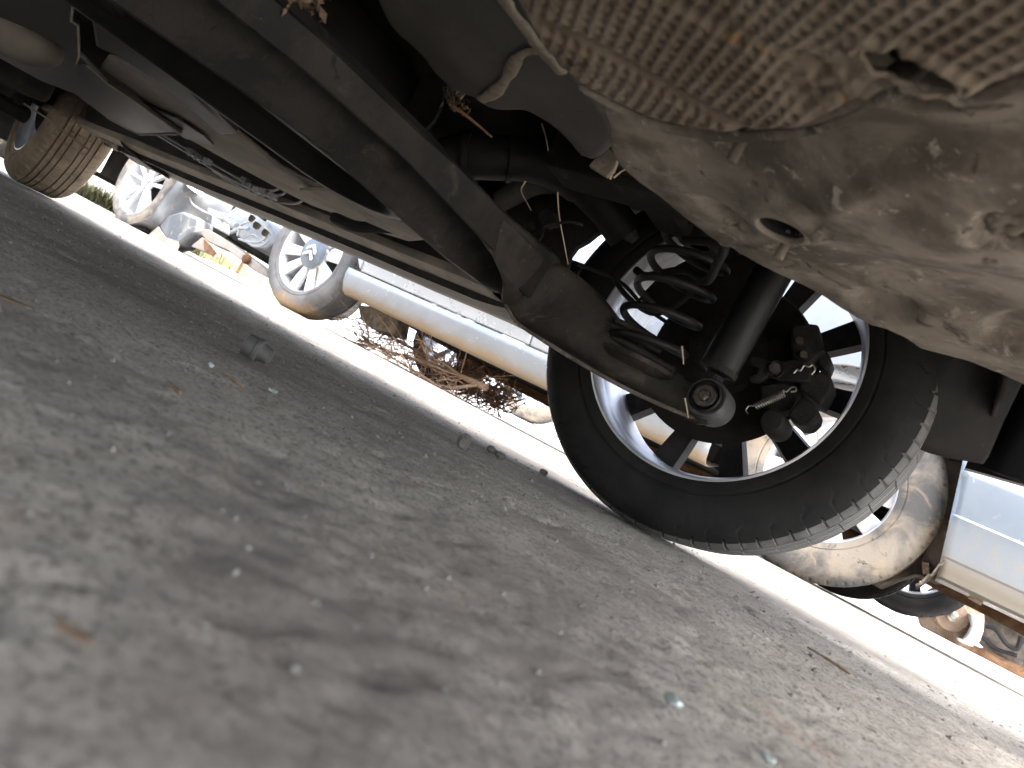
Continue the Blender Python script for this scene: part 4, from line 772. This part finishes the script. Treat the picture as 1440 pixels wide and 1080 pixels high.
obj('bumper_clip', MB().plate(PP([(1296,790),(1306,792),(1307,806),(1298,808)], y=2.58), (0, 0.01, 0)), 'rustdisc', c5)
obj('bumper_clip', MB().plate(PP([(1362,832),(1384,840),(1380,852),(1362,842)], y=2.62), (0, 0.01, 0)), 'rustdisc', c5)
roof = [(-3.75, 0.80), (-2.9, 0.93), (-2.2, 1.42), (-0.7, 1.46), (0.2, 1.0), (0.74, 0.90), (0.74, 0.62), (-3.6, 0.62)]
obj('upper_body', MB().plate([(x, Y2+0.02, z) for x, z in roof], (0, 1.46, 0)), 'silver', c5, bevel=0.06)
obj('sill_end', MB().plate(PP([(502,428),(520,430),(560,446),(556,470),(522,462),(506,448)], y=2.62), (0, 0.10, 0)), 'liner', c5, bevel=0.01)
obj('arch_liner', MB().plate(PP([(1322,640),(1352,652),(1356,690),(1347,740),(1338,792),(1312,800),(1296,786),(1316,740),(1332,690)], y=2.60), (0, 0.05, 0)), 'liner', c5, bevel=0.006)
obj('rear_undertray', MB().plate(PP([(1215,815),(1290,784),(1330,780),(1345,815),(1320,818),(1290,806),(1262,814),(1235,826)], y=2.85), (0, 0.3, 0)), 'liner', c5, bevel=0.006)
# the stripped nose
obj('crossmember', MB().plate(PP([(276,322),(292,322),(318,338),(352,362),(372,378),(378,392),(356,380),(320,352),(292,340)], y=2.62), (0, 0.10, 0)).plate(PP([(268,346),(284,333),(300,352),(302,362),(286,354)], y=2.60), (0, 0.03, 0)), 'tanpanel', c5, bevel=0.006)
obj('bumper_beam', MB().plate(PP([(262,300),(270,305),(290,322),(330,345),(346,362),(336,362),(296,338),(275,322)], y=2.66), (0, 0.08, 0)), 'tanpanel', c5, bevel=0.006)
obj('lamp_housing', MB().plate(PP([(318,300),(338,286),(362,300),(378,312),(388,340),(372,350),(352,346),(340,338),(322,318)], y=2.70), (0, 0.2, 0)), 'pale', c5, bevel=0.012)
mb = MB()
for pts, r in (([(334,332),(338,318),(352,312),(368,316),(376,328),(366,340),(348,340),(336,336)], 0.007), ([(325,327),(338,321),(350,322)], 0.011), ([(346,338),(356,346),(370,345),(380,336)], 0.006), ([(352,300),(360,312),(372,318),(380,330)], 0.006), ([(300,300),(318,308),(332,318)], 0.02), ([(266,276),(272,288),(292,300),(306,303)], 0.006), ([(345,334),(356,330),(368,338)], 0.004), ([(350,342),(362,338),(374,342)], 0.004)):
    mb.tube(catmull(PP(pts, y=2.64), 6), r, 9)
obj('hose', mb, 'pale', c5)
obj('engine_mass', MB().plate(PP([(262,262),(300,270),(345,300),(372,330),(376,372),(340,350),(300,320),(268,300)], y=2.95), (0, 0.4, 0)), 'dark', c5, bevel=0.02)
obj('radiator_duct', MB().plate(PP([(258,282),(276,272),(300,296),(298,318),(284,322),(268,310)], y=2.78), (0, 0.15, 0)), 'greyliner', c5, bevel=0.01)
obj('wiring_plug', MB().plate(PP([(292,292),(304,297),(318,300),(324,304),(318,308),(302,306),(292,300)], y=2.62), (0, 0.03, 0)), 'teal', c5, bevel=0.004)
obj('bracket', MB().plate(PP([(364,293),(372,296),(376,302),(370,310),(362,304)], y=2.62), (0, 0.02, 0)), 'plastic', c5, bevel=0.003)
obj('fog_lamp', MB().lathe([(0, 0.0), (0.02, 0.002), (0.028, 0.01), (0.03, 0.03)], P(343, 362, y=2.58), (0, 1, 0), 20), 'rust', c5)

# ------------------------------------------------------------------ pale car ahead of it: wheel, liner, tail
c6 = thing('pale_car', (-5.6, 3.2, 0), 'pale car at far left with a spoked silver wheel and exposed grey arch liner', 'car')
SPD = [a for k in range(5) for a in (17+72*k-13, 17+72*k+13)]
wheel(c6, (-5.0, Y2+0.30, 0.32), -1, R=0.335, rb=0.24, spokes=SPD, tyremat='mudtyre', sp_w=(0.022, 0.03), hub=0.05, cap=0.03, bolts=5, capmat='alloy')
wheel(c6, (-7.6, Y2+0.30, 0.32), -1, R=0.335, rb=0.24, spokes=SPD, tyremat='mudtyre', sp_w=(0.022, 0.03), hub=0.05, detail=False, bolts=0)
rows = []
for k, a in enumerate(np.linspace(-72, 60, 40)):
    r = 0.40+0.02*math.sin(a*0.11)
    rows.append([(-5.0+r*math.cos(rad(a))+0.22*(1-math.cos(0.0))+0.10+0.12*(v**2), Y2+0.02+0.34*v, 0.335+r*math.sin(rad(a))*0.88+0.02*math.sin(6*v+a*0.1)) for v in np.linspace(0, 1, 10)])
obj('arch_liner', MB().grid(rows), 'greyliner', c6, solid=0.006)
obj('liner_flap', MB().plate(PP([(222,318),(236,302),(256,296),(280,306),(276,326),(262,334),(250,344),(232,338)], y=2.58), (0, 0.12, 0)), 'greyliner', c6, bevel=0.02)
obj('tail_panel', MB().plate(PP([(256,248),(268,255),(270,268),(262,262)], y=2.56), (0, 0.1, 0)).box((-7.4, Y2+0.03, 0.24), (-5.45, Y2+0.06, 0.9)).box((-5.4, Y2+0.05, 0.64), (-4.6, Y2+0.08, 0.95)), 'white', c6, bevel=0.008)
obj('upper_body', MB().box((-8.2, Y2+0.08, 0.66), (-4.62, Y2+1.6, 1.0)).plate([(x, Y2+0.1, z) for x, z in [(-7.3, 1.0), (-6.8, 1.42), (-5.3, 1.44), (-4.8, 1.0)]], (0, 1.45, 0)), 'white', c6, bevel=0.05)
obj('underbody', MB().box((-7.3, Y2+0.3, 0.25), (-5.5, Y2+1.5, 0.6)), 'dark', c6)
# loose panel lying against the kerb below the liner
tag(obj('bent_panel', MB().plate(PP([(206,332),(222,318),(232,332),(252,338),(244,356),(228,348),(214,340)], y=2.58), (0, 0.02, 0)), 'tanpanel', loc=P(228, 345, z=0.01), bevel=0.004), 'bent tan sheet metal scrap under the grey arch liner at far left', 'scrap panel')
tag(obj('scrap_bracket', MB().plate(PP([(286,335),(296,345),(304,356),(298,360),(287,354)], y=2.55), (0, 0.006, 0)), 'rust', loc=P(296, 358, z=0.01)), 'dark rusty triangular bracket under the stripped nose', 'scrap bracket')

lc = P(1250, 866, y=4.3)
lw = thing('loose_wheel', (lc[0], 4.3, 0.04), 'dark alloy wheel standing upright in the shade left of the bare brake disc', 'wheel')
wheel(lw, (lc[0]-0.02, 4.26, 0.352), 1, R=0.312, rb=0.2, spokes=SP10, rimmat='barrel', spokemat='dust', sp_w=(0.04, 0.06), hub=0.09, detail=True, bolts=0)
# ------------------------------------------------------------------ stripped car behind
c7 = thing('stripped_car', (0.9, 5.3, 0.04), 'stripped car further back with a bare rusty brake disc and no wheel', 'car')
dc = P(1338, 872, y=4.5); dc[2] = max(dc[2], 0.04)
obj('brake_disc', MB().lathe([(0, 0.03), (0.022, 0.03), (0.022, 0.02), (0.075, 0.018), (0.079, 0.03), (0.082, 0.05), (0.150, 0.05), (0.152, 0.054), (0.152, 0.066), (0.150, 0.07), (0, 0.07)], dc+np.array([0, -0.05, 0.02]), (-0.25, 1, 0), 60), 'rustdisc', c7)
obj('hub', MB().lathe([(0, 0.0), (0.014, 0.001), (0.018, 0.006), (0.026, 0.008), (0.028, 0.03)], dc+np.array([0, -0.055, 0.02]), (-0.25, 1, 0), 24), 'bolt', c7)
obj('brake_caliper', MB().plate(PP([(1362,862),(1375,866),(1384,872),(1383,888),(1378,902),(1368,908),(1352,900),(1360,892),(1366,880)], y=4.42), (0, 0.12, 0)).plate(PP([(1345,896),(1372,904),(1368,910),(1348,902)], y=4.42), (0, 0.05, 0)), 'pale', c7, bevel=0.008)
obj('suspension_arm', MB().tube(catmull(PP([(1345,905),(1375,918),(1405,936),(1450,955)], y=4.7), 5), [0.03]*6+[0.045]*10, 12), 'rust', c7)
obj('floor', MB().plate(PP([(1360,850),(1400,862),(1460,895),(1500,930),(1500,985),(1440,955),(1405,925),(1385,905)], y=4.8), (0, 0.8, 0)), 'liner', c7, bevel=0.03)
obj('sill', MB().plate(PP([(1372,846),(1400,853),(1500,905),(1500,925),(1400,872),(1375,858)], y=4.75), (0, 0.06, 0)), 'dark', c7, bevel=0.01)
obj('brake_line', MB().tube(catmull(PP([(1385,880),(1400,885),(1415,905),(1430,912),(1436,895)], y=4.65), 6), 0.012, 8).tube(catmull(PP([(1380,895),(1400,912),(1430,922)], y=4.66), 6), 0.01, 8), 'rubber', c7)
obj('shell', MB().box((0.35, 4.6, 0.38), (3.6, 6.2, 0.95)), 'silver', c7, bevel=0.05)
# another vehicle seen under the silver car
c8 = thing('distant_car', (-2.6, 6.2, 0.04), 'distant dark car seen under the silver car, only a tyre and its underside showing', 'car')
tc_ = P(733, 575, y=5.0)
wheel(c8, (tc_[0], 5.0+0.2, 0.36), -1, R=0.32, spokes=SP10, tyremat='mudtyre', rimmat='pale', detail=False, bolts=0)
wheel(c8, (tc_[0]-2.6, 5.0+0.2, 0.36), -1, R=0.32, spokes=SP10, tyremat='mudtyre', rimmat='pale', detail=False, bolts=0)
obj('body', MB().plate([(x, 5.02, z) for x, z in [(tc_[0]+0.9, 0.34), (tc_[0]+0.9, 0.95), (tc_[0]+0.2, 1.0), (tc_[0]-0.6, 1.45), (tc_[0]-2.2, 1.45), (tc_[0]-3.0, 1.0), (tc_[0]-3.5, 0.9), (tc_[0]-3.5, 0.34)]], (0, 1.6, 0)), 'silver', c8, bevel=0.04)

# ------------------------------------------------------------------ cut branches under the silver car
def branch(name, main, y, r, ntw, label, seed, spread=0.22):
    rnd = random.Random(seed); path = catmull([P(a, b, y=yy) for (a, b), yy in zip(main, y)], 8); n = len(path)
    mb = MB().tube(path, np.linspace(r, r*0.25, n), 8)
    for k in range(ntw):
        i = rnd.randrange(int(n*0.15), n-1); p = path[i]; d = path[min(i+1, n-1)]-path[i-1]; d /= np.linalg.norm(d)
        q = d*rnd.uniform(0.3, 1.1)+np.array([rnd.gauss(0, 0.6), rnd.gauss(0, 0.6), rnd.gauss(0, 0.35)]); q /= np.linalg.norm(q); L = spread*rnd.uniform(0.4, 1.5)
        pts = [p, p+q*L*0.4+np.array([rnd.gauss(0, 0.014) for _ in range(3)]), p+q*L*0.75+np.array([rnd.gauss(0, 0.02) for _ in range(3)]), p+q*L+np.array([rnd.gauss(0, 0.03) for _ in range(3)])]
        pts = [np.array([a, b, max(c, 0.008)]) for a, b, c in pts]; rr = r*rnd.uniform(0.14, 0.30)
        mb.tube(catmull(pts, 3), np.linspace(rr, rr*0.4, 10), 5)
        for _ in range(2):
            s_ = pts[rnd.choice((1, 2))]; e = s_+(q+np.array([rnd.gauss(0, 0.7) for _ in range(3)]))*L*0.4; e[2] = max(e[2], 0.006); mb.tube([s_, (s_+e)/2+np.array([0, 0, 0.006]), e], [rr*0.5, rr*0.4, rr*0.25], 4)
    c = path[0]; return tag(obj(name, mb, 'twig', loc=(c[0], c[1], 0)), label, 'branch', 'dry branches piled under the silver car')
branch('dry_branch', [(683,545),(655,532),(620,518),(575,503),(535,490),(512,478)], [2.62, 2.66, 2.7, 2.74, 2.78, 2.8], 0.016, 60, 'thickest dry branch, its sawn end pointing at the near rear tyre', 1)
branch('dry_branch', [(672,541),(640,545),(612,545),(590,535)], [2.62, 2.62, 2.64, 2.66], 0.009, 26, 'thin dry branch lying flat below the thickest branch', 2, 0.14)
branch('dry_branch', [(640,520),(600,500),(560,480),(530,462),(505,455)], [2.85, 2.85, 2.85, 2.85, 2.85], 0.010, 60, 'twiggy dry branch behind the thickest branch, nearest the silver front wheel', 3)
branch('dry_branch', [(610,540),(580,520),(545,500),(515,485)], [2.6, 2.62, 2.64, 2.66], 0.008, 46, 'low bundle of fine twigs at the edge of the bright ground', 4, 0.15)
# tangled brush ball
mb = MB(); cb = P(672, 545, y=3.0); cb[2] = max(cb[2], 0.10); rnd = random.Random(9)
for k in range(420):
    a = np.array([rnd.gauss(0, 1), rnd.gauss(0, 0.7), rnd.gauss(0, 0.62)]); a = a/np.linalg.norm(a)*rnd.uniform(0.3, 1.0)*np.array([0.24, 0.16, 0.115]); t = np.array([rnd.gauss(0, 1) for _ in range(3)]); t /= np.linalg.norm(t)
    p = cb+a; L = rnd.uniform(0.05, 0.14); e1, e2 = p-t*L/2, p+t*L/2; md = p+np.array([rnd.gauss(0, 0.012) for _ in range(3)])
    e1[2] = max(0.01, e1[2]); e2[2] = max(0.01, e2[2]); mb.tube([e1, md, e2], [0.0035, 0.003, 0.002], 4)
M['brush'] = mott('dark brown brushwood', (0.225, 0.138, 0.093), (0.36, 0.232, 0.158), 30, 0.9, bump=0.2)
tag(obj('brushwood', mb, 'brush', loc=(cb[0], cb[1], 0)), 'dark brown ball of tangled brushwood beside the sawn branch end', 'brushwood')

# ------------------------------------------------------------------ far background
def grass(name, x0, x1, y0, y1, n, label):
    mb = MB(); rnd = random.Random(5)
    for k in range(n):
        x, y = rnd.uniform(x0, x1), rnd.uniform(y0, y1); h = rnd.uniform(0.05, 0.22); a = rnd.uniform(0, 6.3); lx, ly = rnd.gauss(0, 0.05), rnd.gauss(0, 0.05)
        c, s_ = 0.006*math.cos(a), 0.006*math.sin(a); mb.add([(x-c, y-s_, 0.02), (x+c, y+s_, 0.02), (x+lx, y+ly, h+0.02)], [(0, 1, 2)])
    o = obj(name, mb, 'grassm', fix=False); o['kind'] = 'stuff'; return o
grass('grass', -12, -6.3, 3.3, 5.0, 9000, '')
tag(obj('plank', MB().bar((-8.6, 4.4, 0.33), (-5.9, 4.4, 0.33), (0, 0.02, 0), (0, 0, 0.07)), 'wood', loc=(-7.2, 4.4, 0.0), bevel=0.006).copy() if False else obj('plank', MB().bar((-8.6, 4.4, 0.36), (-5.9, 4.4, 0.36), (0, 0.02, 0), (0, 0, 0.06)).bar((-8.4, 4.44, 0.0), (-8.4, 4.44, 0.42), (0.03, 0, 0), (0, 0.02, 0)).bar((-6.2, 4.44, 0.0), (-6.2, 4.44, 0.42), (0.03, 0, 0), (0, 0.02, 0)), 'wood', loc=(-7.2, 4.4, 0.0), bevel=0.006), 'low brown plank rail beyond the muddy front tyre', 'plank')
tag(obj('yard_wall', MB().box((-40, 11.0, 0), (30, 11.2, 2.2)), 'wall', loc=(-5, 11.1, 0)), 'long pale yard wall closing off the far side', 'wall')
